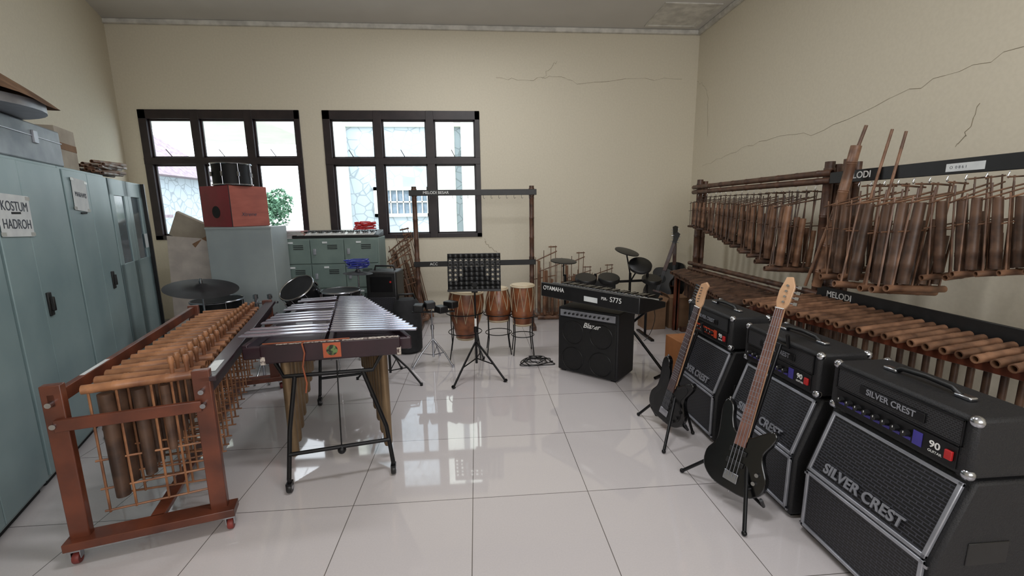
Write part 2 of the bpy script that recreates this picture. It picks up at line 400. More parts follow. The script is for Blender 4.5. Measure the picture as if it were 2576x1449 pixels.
# ---------------------------------------------------------------- steel cabinets along left wall
CU=V((-.378,.926,0));CP=V((-2.62,2.70,0));CRZ=112.2
def cab_loc(s,d=0,z=0): # d = distance behind front plane
    p=CP+CU*s+V((-.926,-.378,0))*d;return (p.x,p.y,z)
def cabinet(s0,w,split=.5,handle=None,group='tall steel cabinets'):
    r=thing('steel_cabinet','tall teal-grey steel double-door cabinet against the wall','cabinet',cab_loc(s0),CRZ,group)
    h=1.95;d=.46
    part(r,'body',B().box((0,.02,.04),(w,d,h)).box((.03,.04,0),(w-.03,d-.03,.04),1),[TEAL,DSEAM],.004)
    xm=w*split
    for a,c in ((.012,xm-.003),(xm+.003,w-.012)):
        dr=part(r,'door',B().box((a,0,.07),(c,.02,h-.02)),TEAL,.004)
        if (c>xm+.01):
            hx=a+.05 if handle is None else handle
            hd=B().cbox((hx,-.006,1.05),(.045,.014,.15)).cbox((hx,-.02,1.05),(.02,.02,.09))
            part(dr,'handle',hd,BLACK,.004,'black recessed handle')
        else:
            part(dr,'label_holder',B().cbox(((a+c)/2+.03,-.004,1.62),(.1,.008,.012)),DSEAM)
    return r
c0=cabinet(-1.04,.92);c1=cabinet(-.11,.90,.36,.38);c2=cabinet(.80,.88,.5,.62)
def sign(s,z,w,h,lines,size,tilt):
    r=thing('paper_sign','white paper sign taped to the cabinet door','sign',cab_loc(s,-.006,z),CRZ)
    R=Matrix.Rotation(math.radians(tilt),4,'Y')
    part(r,'paper_sheet',B().cbox((0,0,0),(w,.002,h)).xf(R),PAPER)
    b=B()
    for sx in(-1,1):
        for sz in (-1,1): b.cbox((sx*w*.46,-.002,sz*h*.44),(.05,.001,.02))
    part(r,'tape',b.xf(R),mat('clear_tape',(190,192,186),rough=.2),per=1)
    for i,l in enumerate(lines):
        txt(r,'lettering',l,size,R@FT(0,-.0022,(len(lines)-1)*size*.65-i*size*1.3),INK,.0004,'CENTER',.9)
sign(.08,1.605,.34,.24,['KOSTUM','HADROH'],.078,2)
sign(1.04,1.755,.26,.24,['MARAWIS'],.05,4)
r=thing('glass_door_cabinet','teal-grey steel cabinet with narrow glass doors and dark open side','cabinet',cab_loc(1.70),CRZ)
w=.98;h=1.93
part(r,'body',B().box((0,.03,0),(.02,.46,h)).box((w-.02,.03,0),(w,.46,h)).box((0,.03,h-.03),(w,.46,h)).box((0,.03,0),(w,.46,.06)).box((0,.44,0),(w,.46,h)).box((.02,.06,.7),(w-.02,.44,.72)).box((.02,.06,1.3),(w-.02,.44,1.32)),TEAL,.003)
for a,c in ((.0,w/2-.003),(w/2+.003,w)):
    b=B().box((a,0,.03),(a+.1,.025,h)).box((c-.1,0,.03),(c,.025,h)).box((a,0,h-.15),(c,.025,h)).box((a,0,.03),(c,.025,1.15))
    dr=part(r,'door',b,TEAL,.003)
    part(dr,'glass_pane',B().box((a+.1,.01,1.15),(c-.1,.014,h-.15)),mat('dark_glass',(84,100,110),rough=.1),label='narrow glass pane')
part(r,'door_edge',B().box((w+.002,-.03,0),(w+.03,.02,h)),BLACKM,label='black edge strip')
part(r,'paper_label',B().box((w-.13,-.003,1.25),(w-.03,0,1.4)),PAPER)
# things on top of the cabinets (z=1.95)
r=thing('aluminium_case','long scuffed silver aluminium case lying on the cabinets','case',cab_loc(-.55,.03,1.952),CRZ)
part(r,'case_body',B().box((0,0,0),(1.52,.40,.25)),METB,.012)
part(r,'lid_seam',B().box((-.003,-.004,.16),(1.523,.0,.17)),SILVER,.002)
part(r,'latch',B().box((.3,-.012,.12),(.36,0,.2)).box((1.1,-.012,.12),(1.16,0,.2)),SILVER,.002,per=1)
r=thing('draped_drum_sack','brown sackcloth cover draped over a shallow silver drum','drum cover',cab_loc(.15,.24,2.205),CRZ)
part(r,'shallow_drum',B().rev((0,0,0),(0,0,1),[(0,.40),(.0,.42),(.05,.42),(.05,.40)],32),SILVER)
b=B();n=36;m=12;vs=[];fs=[]
for j in range(m+1):
    t=j/m;rr_=.46*(1-t)**.8+.01
    for i in range(n):
        a=2*math.pi*i/n;fold=1+.05*math.sin(a*5+t*3)*(1-t)
        x=rr_*math.cos(a)*fold-.16*t;y=rr_*math.sin(a)*fold
        vs.append((x,y,.05+.30*t-.02*math.sin(a*3)*(1-t)))
for j in range(m):
    for i in range(n): fs.append((j*n+i,j*n+(i+1)%n,(j+1)*n+(i+1)%n,(j+1)*n+i))
fs.append(tuple(m*n+i for i in range(n)));b.add(vs,fs)
part(r,'sackcloth_cover',b,BROWNF,ang=60)
solo('cardboard_box','worn brown cardboard box on top of the cabinets','box',B().box((0,0,0),(.34,.34,.30)).box((.0,-.002,.14),(.34,0,.19),1),[CARD2,CARD],cab_loc(.99,.06,1.952),CRZ,.006)
solo('cardboard_box','small flat cardboard box leaning on top of the cabinets','box',B().box((0,0,0),(.22,.12,.2)),CARD,cab_loc(1.36,.14,1.952),CRZ+4,.004)
pr=None
for i in range(14):
    if pr is None:
        pr=solo('bamboo_stick','short dark bamboo stick piled on the cabinets','bamboo stick',B().bam((0,0,0),(.66,0,0),.015,3,8),BAMM,group='bamboo sticks on the cabinets');o=pr
    else: o=pr.copy();COL.objects.link(o)
    o.location=cab_loc(1.62+random.uniform(0,.18),.02+.045*(i%5),1.97+.034*(i//5)+.012*(i%3));o.rotation_euler=(0,random.uniform(-.05,.0),math.radians(CRZ+random.uniform(-9,9)))

# ---------------------------------------------------------------- leaning boards / boxes
solo('leaning_board','large off-white board leaning against the cabinets','board',B().add([(-.42,0,0),(.34,0,0),(.34,.10,1.05),(-.05,.13,1.3),(-.42,.13,1.34),(-.42,.02,0),(.34,.02,0),(.34,.12,1.05),(-.05,.15,1.3),(-.42,.15,1.34)],[(0,1,2,3,4),(9,8,7,6,5),(0,5,6,1),(1,6,7,2),(2,7,8,3),(3,8,9,4),(4,9,5,0)]),mat('off_white_board',(196,186,178),(178,168,162),rough=.7),(-3.42,5.74,0.0),8)
for (x,y,z,s,rx,ry,rz) in ((-3.62,5.98,1.38,(.5,.05,.34),.3,.5,10),(-3.38,5.96,1.25,(.42,.1,.2),.1,-.5,20),(-3.32,6.12,1.47,(.3,.06,.3),0,.6,5)):
    R=(Matrix.Rotation(ry,3,'Y')@Matrix.Rotation(rx,3,'X'))
    solo('cardboard_sheet','crumpled cardboard packaging stacked by the board','cardboard',B().cbox((0,0,0),s,R=R),CARD2 if ry>0 else CARD,(x,y,z),rz,.004,group='cardboard packaging')
# ---------------------------------------------------------------- grey cabinet + lockers
solo_c=thing('filing_cabinet','plain pale grey steel cabinet beside the lockers','cabinet',(-3.08,5.28,0))
part(solo_c,'body',B().box((0,0,.04),(.72,.42,1.45)).box((.02,.02,0),(.70,.4,.04),1),[GREY,DSEAM],.005)
part(solo_c,'top_rim',B().box((-.004,-.006,1.43),(.724,.0,1.45)),GREY)
r=thing('steel_locker','grey-green steel locker bank with twelve small doors','locker',(-2.53,5.72,0))
part(r,'body',B().box((0,.02,0),(1.27,.45,1.28)),TEAL2,.004)
for i in range(3):
    for j in range(4):
        x0=.012+i*.418;x1=x0+.408;z1=1.265-j*.315;z0=z1-.303
        dr=part(r,'door',B().box((x0,0,z0),(x1,.02,z1)),TEAL2,.004)
        b=B()
        for k in range(3): b.cbox((x0+.27,-.003,z1-.07-.022*k),(.12,.006,.008))
        part(dr,'vent_slots',b,DSEAM)
        b=B().cbox((x0+.05,-.008,(z0+z1)/2),(.035,.016,.075));part(dr,'handle',b,SILVER,.004)
        part(dr,'number_plate',B().cbox((x0+.18,-.003,z1-.035),(.06,.005,.022)),PAPER)
r=thing('cajon','red and reddish-brown wooden box drum with round sound hole','cajon',(-2.80,5.33,1.452),62)
part(r,'drum_body',B().box((0,0,0),(.48,.5,.47)),CAJW,.006)
part(r,'red_panel',B().box((-.006,.0,.0),(0,.5,.47)),RED,.002,'glossy red panel')
part(r,'sound_hole',B().cyl((-.008,.25,.17),(-.004,.25,.17),.07,n=28),DSEAM)
part(r,'corner_trim',B().box((-.004,-.004,0),(.004,.004,.47)),DSEAM)
txt(r,'lettering','Xtreme',.06,FT(.12,-.002,.14),INK,.0004,shear=.3)
def drum(name,label,loc,rad,h,shell,rot=None,legs=0,lugs=8,group=None,head=HEADG):
    M=Matrix.Translation(loc)@(rot.to_4x4() if rot else Matrix.Identity(4))
    r=thing(name,label,'drum',M=M,group=group)
    part(r,'shell',B().rev((0,0,0),(0,0,1),[(0,rad*.97),(0,rad),(h,rad),(h,rad*.97)],32),shell)
    part(r,'drum_head',B().cyl((0,0,h-.004),(0,0,h+.004),rad*.985,n=32).cyl((0,0,-.004),(0,0,.004),rad*.985,n=32),head,per=1)
    part(r,'hoop',B().ring((0,0,h),rad+.006,.009,n=32).ring((0,0,0),rad+.006,.009,n=32),CHROME,per=1)
    b=B()
    for i in range(lugs):
        a=2*math.pi*i/lugs;c=V((math.cos(a)*(rad+.012),math.sin(a)*(rad+.012),0))
        b.cyl(c+V((0,0,.0)),c+V((0,0,h)),.003,n=6);b.cbox(c+V((0,0,h*.5)),(.02,.02,min(.05,h*.35)))
    part(r,'lug',b,CHROME,per=2)
    if legs:
        b=B()
        for i in range(3):
            a=2*math.pi*i/3+.5;c=V((math.cos(a)*(rad+.02),math.sin(a)*(rad+.02),h*.5));b.path([c,(c.x,c.y,-legs+.03),(c.x*1.12,c.y*1.12,-legs)],.007)
        part(r,'leg',b,CHROME,per=1)
    return r
drum('tom_drum','black tom drum with chrome hoops on top of the box drum',(-2.86,5.56,1.935),.20,.235,DRUMB)
for i in range(5):
    rr=random.Random(i);b=B().box((0,0,0),(.30,.22,.018)).box((.004,-.001,.003),(.296,.219,.015),1)
    solo('magazine','thin magazine stacked on the lockers','magazine',b,[CARD2 if i%2 else mat('magazine_cover',(150,90,84),rough=.5),PAPER],(-2.50+rr.uniform(-.02,.02),5.78+rr.uniform(-.02,.02),1.281+i*.0195),rr.uniform(-5,5),group='magazines on the lockers')
def keyboard(name,label,loc,rz,L,D,T):
    r=thing(name,label,'keyboard',loc,rz)
    b=B().add([(0,0,0),(L,0,0),(L,D,0),(0,D,0),(0,0,T),(L,0,T),(L,D*.45,T*.75),(0,D*.45,T*.75),(L,D,T*.35),(0,D,T*.35)],
        [(3,2,1,0),(0,1,5,4),(4,5,6,7),(7,6,8,9),(9,8,2,3),(0,4,7,9,3),(1,2,8,6,5)])
    part(r,'case',b,BLACK,.008)
    k=B();kb=B();n=36;w=(L-.12)/n
    def zt(y): return T*.75-(y-D*.45)/(D*.55)*T*.4+.006
    for i in range(n):
        x=.06+i*w;y0=D*.52;y1=D*.97
        k.add([(x+.001,y0,zt(y0)),(x+w-.001,y0,zt(y0)),(x+w-.001,y1,zt(y1)+.006),(x+.001,y1,zt(y1)+.006),(x+.001,y0,zt(y0)-.015),(x+w-.001,y0,zt(y0)-.015),(x+w-.001,y1,zt(y1)-.01),(x+.001,y1,zt(y1)-.01)],[(0,1,2,3),(4,5,1,0),(5,6,2,1),(6,7,3,2),(7,4,0,3)])
        if i%7 in (0,1,3,4,5): kb.box((x+w*.7,y0,zt(y0)),(x+w*1.3,y0+(y1-y0)*.6,zt(y0)+.012))
    part(r,'white_keys',k,KEYW);part(r,'black_keys',kb,GLOSSB)
    b=B()
    for i in range(26): b.cbox((.08+i*(L-.16)/25,D*.25,T*.90+.002),(.02,.03,.006))
    part(r,'control_buttons',b,mat('grey_buttons',(110,112,116),rough=.5))
    part(r,'display',B().cbox((L/2,D*.38,T*.80),(.16,.06,.006)),HEADG)
    return r
keyboard('small_keyboard','black portable keyboard with silver speaker strip lying on the lockers',(-1.26,6.10,1.282),180,1.08,.32,.09)
b=B()
for k in range(5):
    pts=[];rr=random.Random(k+20)
    for i in range(16):
        a=2*math.pi*i/16;pts.append((.12*math.cos(a)+rr.uniform(-.02,.02),.07*math.sin(a)+rr.uniform(-.02,.02),.012+.02*k+rr.uniform(0,.012)))
    b.path(catmull(pts,3),.009,6,closed=True)
solo('red_cable','coiled red cable resting on the small keyboard','cable',b,REDP,(-1.45,5.88,1.372))
# ---------------------------------------------------------------- angklung prototypes
def make_angklung(name,label,matA,matB,group,var=0):
    """hanging bamboo angklung, origin at top centre, about .66 tall, plane XZ"""
    r=thing(name,label,'angklung',group=group)
    b=B().bam((-.21,0,-.63),(.21,0,-.63),.021,2,12)
    for x,zt in ((-.17,-.10),(-.03,-.04),(.09,0.0),(.17,.0)): b.cyl((x,.0,-.63),(x+.01,0,zt),.0065,.005,n=6)
    b.cyl((-.19,0,-.14),(.20,0,-.05),.006,n=6);b.cyl((-.20,.008,-.30),(.19,.008,-.27),.005,n=6);b.cyl((.06,0,-.01),(.20,0,-.01),.006,n=6)
    part(r,'frame',b,matB)
    for x,rd,h in ((-.10,.030,.47),(.03,.025,.38),(.13,.019,.29)):
        z0=-.60;b=B()
        b.rev((x,0,z0),(x,0,z0+h*.5),[(0,rd*.6),(0,rd),(.45,rd),(.5,rd*1.08),(.55,rd),(1,rd)],12)
        b.rev((x,0,z0+h*.49),(x,0,z0+h),[(0,rd*.99),(1,rd*.92)],8,a0=.2,a1=.2+math.pi*1.1)
        b.rev((x,0,z0+h*.49),(x,0,z0+h),[(0,rd*.8),(1,rd*.75)],8,a0=.2,a1=.2+math.pi*1.1)
        part(r,'sound_tube',b,matA)
    return r
LA=make_angklung('angklung','tall brown bamboo angklung leaning by the lockers',BAMD,BAMM,'leaning angklungs')
for i,(y,x,s) in enumerate(((6.22,-1.00,1.55),(6.29,-1.02,1.75),(6.36,-1.04,1.85),(6.43,-1.00,2.0),(6.50,-1.05,2.1))):
    o=LA if i==0 else copy_tree(LA)
    o.matrix_world=Matrix.Translation((x-.12,y,.655*s*.98))@Matrix.Rotation(math.radians(3),4,'Z')@Matrix.Rotation(-.20,4,'Y')@Matrix.Diagonal((.95,1.1,s,1))
SA=make_angklung('angklung','tall brown bamboo angklung standing on the floor',BAMM,BAMM,'angklungs standing by the wall')
for i,(x,y,s,a) in enumerate(((1.00,6.40,1.65,5),(1.06,6.25,1.40,-4),(1.42,6.40,1.5,3),(1.48,6.25,1.2,-3),(1.86,6.40,1.2,5),(1.86,6.25,1.0,0))):
    o=SA if i==0 else copy_tree(SA);o.matrix_world=Matrix.Translation((x,y,.655*s))@Matrix.Rotation(math.radians(a),4,'Z')@Matrix.Diagonal((.9,1.2,s,1))
# ---------------------------------------------------------------- empty melody rack behind music stand
r=thing('angklung_stand','tall bamboo post stand with two black labelled crossbars','instrument stand',(0,5.9,0))
for x in (-.80,.74):
    part(r,'post',B().bam((x,0,0.03),(x,0,1.92),.032,7,12),POSTB)
    part(r,'foot',B().beam((x,-.25,.03),(x,.2,.03),.06,.06),POSTB,.005)
    b=B()
    for z in (1.84,.93): b.cyl((x,0,z-.05),(x,0,z+.05),.037,n=12)
    part(r,'rope_binding',b,BAMD,per=1)
a=part(r,'crossbar',B().box((-.86,-.055,1.80),(.80,-.034,1.875)),BLACK,.004,'black upper crossbar')
txt(a,'lettering','MELODI BESAR',.05,FT(-.68,-.056,1.838),WHITE,.0006)
a=part(r,'crossbar',B().box((-.84,-.055,.875),(.79,-.034,.945)),BLACK,.004,'black lower crossbar')
txt(a,'lettering','ACC',.05,FT(-.63,-.056,.91),WHITE,.0006)
b=B()
for i in range(14): b.path([(-.6+i*.1,-.05,1.80),(-.6+i*.1,-.055,1.765),(-.59+i*.1,-.06,1.755),(-.58+i*.1,-.055,1.77)],.0025,5)
part(r,'hook',b,CHROME,per=1)
# ---------------------------------------------------------------- music stand
def plate_holes(w,h,nx,ny,hole,r):
    b=B();cw=w/nx;ch=h/ny
    for i in range(nx):
        for j in range(ny):
            x0=-w/2+i*cw;z0=j*ch;cx=x0+cw/2;cz=z0+ch/2
            if not hole(i,j): b.add([(x0,0,z0),(x0+cw,0,z0),(x0+cw,0,z0+ch),(x0,0,z0+ch)],[(0,1,2,3)]);continue
            n=12;ci=[];sq=[]
            for k in range(n):
                a=2*math.pi*k/n+math.pi/12;c,s=math.cos(a),math.sin(a);ci.append((cx+r*c,0,cz+r*s));m=max(abs(c)/(cw/2),abs(s)/(ch/2));sq.append((cx+c/m,0,cz+s/m))
            vs=ci+sq;fs=[(k,(k+1)%n,n+(k+1)%n,n+k) for k in range(n)]
            b.add(vs,fs)
            for k in range(n):
                p,q=V(sq[k]),V(sq[(k+1)%n])
                if abs(p.x-q.x)>1e-5 and abs(p.z-q.z)>1e-5:
                    cxn=x0 if (p.x+q.x)/2<cx else x0+cw;czn=z0 if (p.z+q.z)/2<cz else z0+ch
                    b.add([p,q,(cxn,0,czn)],[(0,1,2)])
    return b
r=thing('music_stand','black perforated music stand on a folding tripod','music stand',(-.035,4.17,0),-2)
Rt=Matrix.Translation((0,0,.84))@Matrix.Rotation(-.14,4,'X')
b=plate_holes(.51,.36,10,8,lambda i,j:j in(6,5) or (j in (3,4) and (i<3 or i>6)) or (j==2 and (i<2 or i>7)) ,.0115)
b.xf(Rt)
o=part(r,'desk',b,BLACK);sm=o.modifiers.new('thick','SOLIDIFY');sm.thickness=.004
part(r,'ledge',B().box((-.255,-.05,-.004),(.255,.0,.0)).box((-.255,-.052,-.004),(.255,-.048,.018)).xf(Rt),BLACKM,.001)
part(r,'top_edge',B().box((-.255,-.003,.355),(.255,.012,.362)).xf(Rt),BLACKM,.001)
part(r,'bracket',B().cbox((0,.03,.87),(.06,.05,.1)).cyl((-.05,.035,.86),(.05,.035,.86),.014),BLACKM,.004)
part(r,'pole',B().cyl((0,.03,.40),(0,.03,.86),.009).cyl((0,.03,.10),(0,.03,.48),.0125).cyl((0,.03,.42),(0,.03,.47),.019),BLACKM)
part(r,'height_label',B().cyl((0,.03,.48),(0,.03,.56),.011),WHITE)
for fx,fy in ((-.2,-.36),(.28,-.24),(.06,.42)):
    part(r,'leg',B().path([(0,.03,.33),(fx*.55,fy*.55+.014,.16),(fx,fy,.012)],.010).path([(0,.03,.15),(fx*.6,fy*.6+.012,.14)],.006).cyl((fx*.97,fy*.97,.0),(fx*1.03,fy*1.03,.024),.014),BLACKM)
def tripod(name,label,loc,top,feet,matm,hub=.3,cat='stand'):
    r=thing(name,label,cat,loc)
    part(r,'pole',B().cyl((0,0,.08),(0,0,hub+.15),.012).cyl((0,0,hub+.1),(0,0,top),.008).cyl((0,0,hub+.1),(0,0,hub+.15),.018),matm)
    for fx,fy in feet:
        part(r,'leg',B().path([(0,0,hub),(fx*.6,fy*.6,hub*.5),(fx,fy,.012)],.009).path([(0,0,.1),(fx*.55,fy*.55,hub*.52)],.005).cyl((fx,fy,0),(fx,fy,.026),.013),matm)
    return r
tripod('tripod_stand','black folding tripod stand with a bare pole',(-.86,4.08,0),.62,[(-.33,.06),(.31,-.16),(.05,.3)],BLACKM)
r=tripod('snare_stand','chrome tripod drum stand holding black percussion blocks',(-.49,4.50,0),.60,[(.21,-.12),(-.2,-.14),(.04,.28)],CHROME,.28)
b=B()
for i,(x,y,z) in enumerate(((-.13,0,.62),(-.02,.03,.64),(.10,-.02,.60),(.2,.02,.64))): b.cbox((x,y,z),(.10,.13,.07),R=Matrix.Rotation(.3*i,3,'Z'))
part(r,'percussion_block',b,BLACK,.01,per=1)
part(r,'mounting_bar',B().cyl((-.2,0,.57),(.24,0,.57),.01),BLACKM)
# ---------------------------------------------------------------- hand drums (barrel) on stands
def hand_drum(label,x,y,z0,z1,prof,lean=0):
    h=z1-z0
    M=Matrix.Translation((x,y,z0))@Matrix.Rotation(lean,4,'Y')
    r=thing('barrel_hand_drum',label,'hand drum',M=M,group='hand drums')
    part(r,'shell',B().rev((0,0,0),(0,0,h),[(t,q) for t,q in prof],28),DRUMW)
    rt=prof[-1][1];rb=prof[0][1]
    part(r,'drum_skin',B().cyl((0,0,h-.002),(0,0,h+.006),rt*1.0,n=28).ring((0,0,h-.01),rt+.006,.010,n=28).cyl((0,0,-.005),(0,0,.002),rb,n=28).ring((0,0,.012),rb+.005,.008,n=24),SKIN,per=2)
    b=B();n=10
    def rad(t):
        for i in range(len(prof)-1):
            if prof[i][0]<=t<=prof[i+1][0]:
                u=(t-prof[i][0])/(prof[i+1][0]-prof[i][0]+1e-9);return prof[i][1]*(1-u)+prof[i+1][1]*u
        return rt
    for i in range(n):
        for sgn in (-1,1):
            pts=[]
            for k in range(7):
                t=.97-.6*k/6;a=2*math.pi*(i+sgn*.5*k/6)/n;q=rad(t)+.004;pts.append((q*math.cos(a),q*math.sin(a),t*h))
            b.path(pts,.003,5)
    part(r,'lacing',b,ROPE)
    return r
hand_drum('large tapered brown wooden barrel drum with rope lacing',-.155,4.75,.20,.74,[(0,.095),(.15,.12),(.5,.175),(.8,.195),(1,.175)],lean=.05)
hand_drum('small brown wooden barrel drum in a metal stand',.22,4.82,.38,.75,[(0,.12),(.3,.15),(.6,.145),(1,.105)])
hand_drum('orange-brown carved barrel drum with pale skin head',.49,4.75,.34,.79,[(0,.10),(.3,.125),(.7,.135),(1,.125)])
def drum_stand(x,y,z,R_):
    r=thing('drum_stand','black metal ring stand holding a hand drum','drum stand',(x,y,0),group='hand drum stands')
    part(r,'ring',B().ring((0,0,z),R_,.006,n=28).ring((0,0,z-.22),R_*.9,.005,n=24),BLACKM,per=1)
    for k in range(4):
        a=math.pi/4+k*math.pi/2;c,s=math.cos(a),math.sin(a)
        part(r,'leg',B().path([(c*R_,s*R_,z),(c*R_*.95,s*R_*.95,.2),(c*R_*1.15,s*R_*1.15,.008)],.006),BLACKM)
drum_stand(-.155,4.75,.50,.205);drum_stand(.22,4.82,.46,.165);drum_stand(.49,4.75,.44,.14)
# ---------------------------------------------------------------- left drum kit
def cymbal(name,label,loc,rad,rot,stand_h,matm=BRASSD):
    r=thing(name,label,'cymbal',loc)
    z=stand_h
    Rm=Matrix.Translation((0,0,z))@Matrix.Rotation(rot[0],4,'X')@Matrix.Rotation(rot[1],4,'Y')
    part(r,'cymbal_plate',B().rev((0,0,0),(0,0,1),[(0.0,rad),(.014,rad*.6),(.022,rad*.22),(.045,rad*.12),(.05,.008)],40).xf(Rm),matm)
    part(r,'stand_pole',B().cyl((0,0,.15),(0,0,z+.1),.009).cyl((0,0,z+.05),(0,0,z+.08),.016).cyl((0,0,.3),(0,0,.4),.016),CHROME)
    for k in range(3):
        a=k*2.094+.6;fx,fy=.25*math.cos(a),.25*math.sin(a)
        part(r,'stand_leg',B().path([(0,0,.35),(fx*.6,fy*.6,.18),(fx,fy,.01)],.008),CHROME)
    return r
cymbal('crash_cymbal','large dark cymbal on a stand beside the cabinets',(-2.68,4.42,0),.31,(.12,.16),.89)
drum('floor_tom','black floor tom with chrome rim on legs',(-2.78,4.82,.36),.24,.34,DRUMB,legs=.36)
drum('bass_drum','black bass drum lying on its side',(-1.95,4.92,.30),.29,.36,DRUMB,rot=Matrix.Rotation(math.radians(-90),3,'X'))
drum('rack_tom','black rack tom tilted above the bass drum',(-1.82,4.72,.68),.17,.2,DRUMB,rot=Matrix.Rotation(.6,3,'X')@Matrix.Rotation(-.25,3,'Y'))
drum('snare_drum','shallow black snare drum with chrome hoops',(-1.43,4.62,.68),.19,.12,DRUMB,legs=.68)
cymbal('hi_hat','dark hi-hat cymbals on a chrome stand',(-1.33,4.95,0),.16,(0,.05),.93)
b=B()
for k in range(6):
    rr=random.Random(k+50);pts=[(.11*math.cos(a/14*6.283)+rr.uniform(-.03,.03),.08*math.sin(a/14*6.283)+rr.uniform(-.03,.03),.01+.016*k+rr.uniform(0,.01)) for a in range(14)]
    b.path(catmull(pts,3),.006,6,closed=True)
solo('blue_cable','tangled blue cable piled on the hi-hat','cable',b,BLUEC,(-1.33,4.95,.985))
r=thing('hardware_stand','chrome drum hardware clamps on a double post','stand',(-2.06,4.28,0))
for x in (-.06,.07):
    b=B();b.cyl((x,0,.02),(x,0,.84),.013)
    for z in (.45,.62,.74,.82): b.cyl((x,0,z-.02),(x,0,z+.02),.022)
    b.path([(x,-.2,.01),(x,0,.2),(x,.2,.01)],.01)
    part(r,'post',b,CHROME)
part(r,'clamp_bar',B().cyl((-.1,0,.65),(.12,0,.65),.012).cyl((-.13,0,.76),(.14,0,.76),.012),CHROME,per=1)
r=thing('portable_speaker','black portable loudspeaker standing on the floor','speaker',(-1.30,5.14,0),-6)
part(r,'cabinet',B().box((0,0,0),(.36,.32,.92)),BLACK,.02)
part(r,'grille',B().box((.02,-.008,.04),(.34,0,.62)),GRILLE,.004)
part(r,'control_panel',B().box((.05,-.005,.68),(.31,0,.86)),BLACKM,.002)
part(r,'handle',B().path([(.06,.16,.92),(.07,.16,.97),(.29,.16,.97),(.30,.16,.92)],.012),BLACK)
part(r,'badge',B().cyl((.29,-.008,.80),(.29,-.004,.80),.012),REDP)
r=thing('equipment_bag','black padded equipment bag standing on the floor','bag',(-.82,4.98,0),8)
part(r,'bag_body',B().rev((0,0,0),(0,0,.62),[(0,.12),(.05,.155),(.5,.16),(.9,.15),(1,.11)],20),mat('black_nylon',(24,24,26),(34,34,37),rough=.8,scale=14,bump=.5))
part(r,'carry_strap',B().path([(-.1,-.02,.6),(-.08,-.03,.68),(.08,-.03,.68),(.1,-.02,.6)],.012),BLACK)
# ---------------------------------------------------------------- electronic drum kit
r=thing('electronic_drum_kit','black electronic drum kit on a tubular rack','drum kit',(1.55,5.25,0))
b=B()
for x in (-.48,-.1,.34,.56): b.cyl((x,0,0),(x,0,.82),.016)
b.path([(-.48,0,.72),(0,-.06,.72),(.56,0,.72)],.016)
for x in(-.48,.56): b.beam((x,-.25,.012),(x,.25,.012),.04,.024)
b.cyl((-.5,0,.8),(-.5,0,.98),.008);b.cyl((.34,0,.8),(.28,0,1.08),.009);b.cyl((.34,0,.7),(.42,-.1,.92),.009)
part(r,'rack',b,BLACKM)
def pad(c,rad,ax,h=.04):
    c=V(c);ax=V(ax).normalized();b=B().rev(c-ax*h,c,[(0,rad*.8),(0,rad),(.8,rad),(1,rad*.94)],28);part(r,'drum_pad',b,BLACK)
pad((-.25,-.12,.80),.13,(0,-.3,1),.05);pad((.03,-.14,.80),.13,(0,-.3,1),.05);pad((.42,-.12,.94),.14,(-.1,-.7,1));pad((.60,-.05,.76),.12,(0,-.3,1),.05)
pad((-.5,0,.99),.16,(.05,-.1,1),.012);pad((.29,0,1.09),.15,(.2,-.25,1),.012)
part(r,'sound_module',B().cbox((-.1,-.1,.70),(.42,.12,.10)),BLACK,.01)
part(r,'pedal_cable',B().path(catmull([(.5,-.1,.6),(.62,-.15,.3),(.5,-.2,.02),(.3,-.22,.01),(.4,-.1,.4)],5),.004,5,closed=True),BLACK)
# ---------------------------------------------------------------- acoustic guitars in the corner
def acoustic(p,ax,nrm,label):
    M=frame(p,ax,nrm);r=thing('acoustic_guitar',label,'guitar',M=M,group='acoustic guitars')
    o=catmull([(0,0),(.12,.01),(.19,.09),(.185,.19),(.13,.27),(.125,.33),(.15,.40),(.12,.47),(0,.50),(-.12,.47),(-.15,.40),(-.125,.33),(-.13,.27),(-.185,.19),(-.19,.09),(-.12,.01)],4)
    part(r,'body',B().prism([(q[0],q[1]) for q in o],-.05,.05),GLOSSB,.006)
    part(r,'neck',B().box((-.025,.45,.05),(.025,.86,.07)),ROSE,.003)
    part(r,'headstock',B().prism([(-.028,.86),(.028,.86),(.038,1.02),(0,1.035),(-.038,1.02)],.045,.06),GLOSSB,.002)
    part(r,'sound_hole',B().cyl((0,.33,.051),(0,.33,.053),.05,n=24).ring((0,.33,.052),.056,.003,(0,0,1)),DSEAM)
    b=B()
    for k in range(3):
        for sx in (-1,1): b.cyl((sx*.03,.89+k*.045,.052),(sx*.055,.89+k*.045,.052),.005,n=8)
    part(r,'tuning_peg',b,CHROME,per=1)
    part(r,'bridge',B().cbox((0,.14,.056),(.12,.025,.01)),ROSE)
    b=B()
    for k in range(6): b.cyl((-.018+k*.007,.14,.062),(-.015+k*.006,.88,.074),.0009,n=4)
    part(r,'strings',b,SILVER)
    return r
acoustic((2.50,5.92,.30),(.40,.18,1),(-.55,-.8,.2),'black acoustic guitar leaning in the room corner')
acoustic((2.92,6.20,.32),(.05,.16,1),(-.6,-.75,.1),'second black acoustic guitar standing in the corner')
for (x,y) in ((2.55,5.9),(2.92,6.18)):
    r=thing('guitar_stand','small black guitar stand on the floor','guitar stand',(x,y,0),group='corner guitar stands')
    part(r,'frame',B().path([(-.18,-.12,.01),(-.1,0,.27),(0,.06,.45),(.1,0,.27),(.18,-.12,.01)],.009).path([(0,.06,.45),(0,.3,.01)],.009).path([(-.1,-.1,.29),(-.1,0,.27),(.1,0,.27),(.1,-.1,.29)],.008),BLACKM)
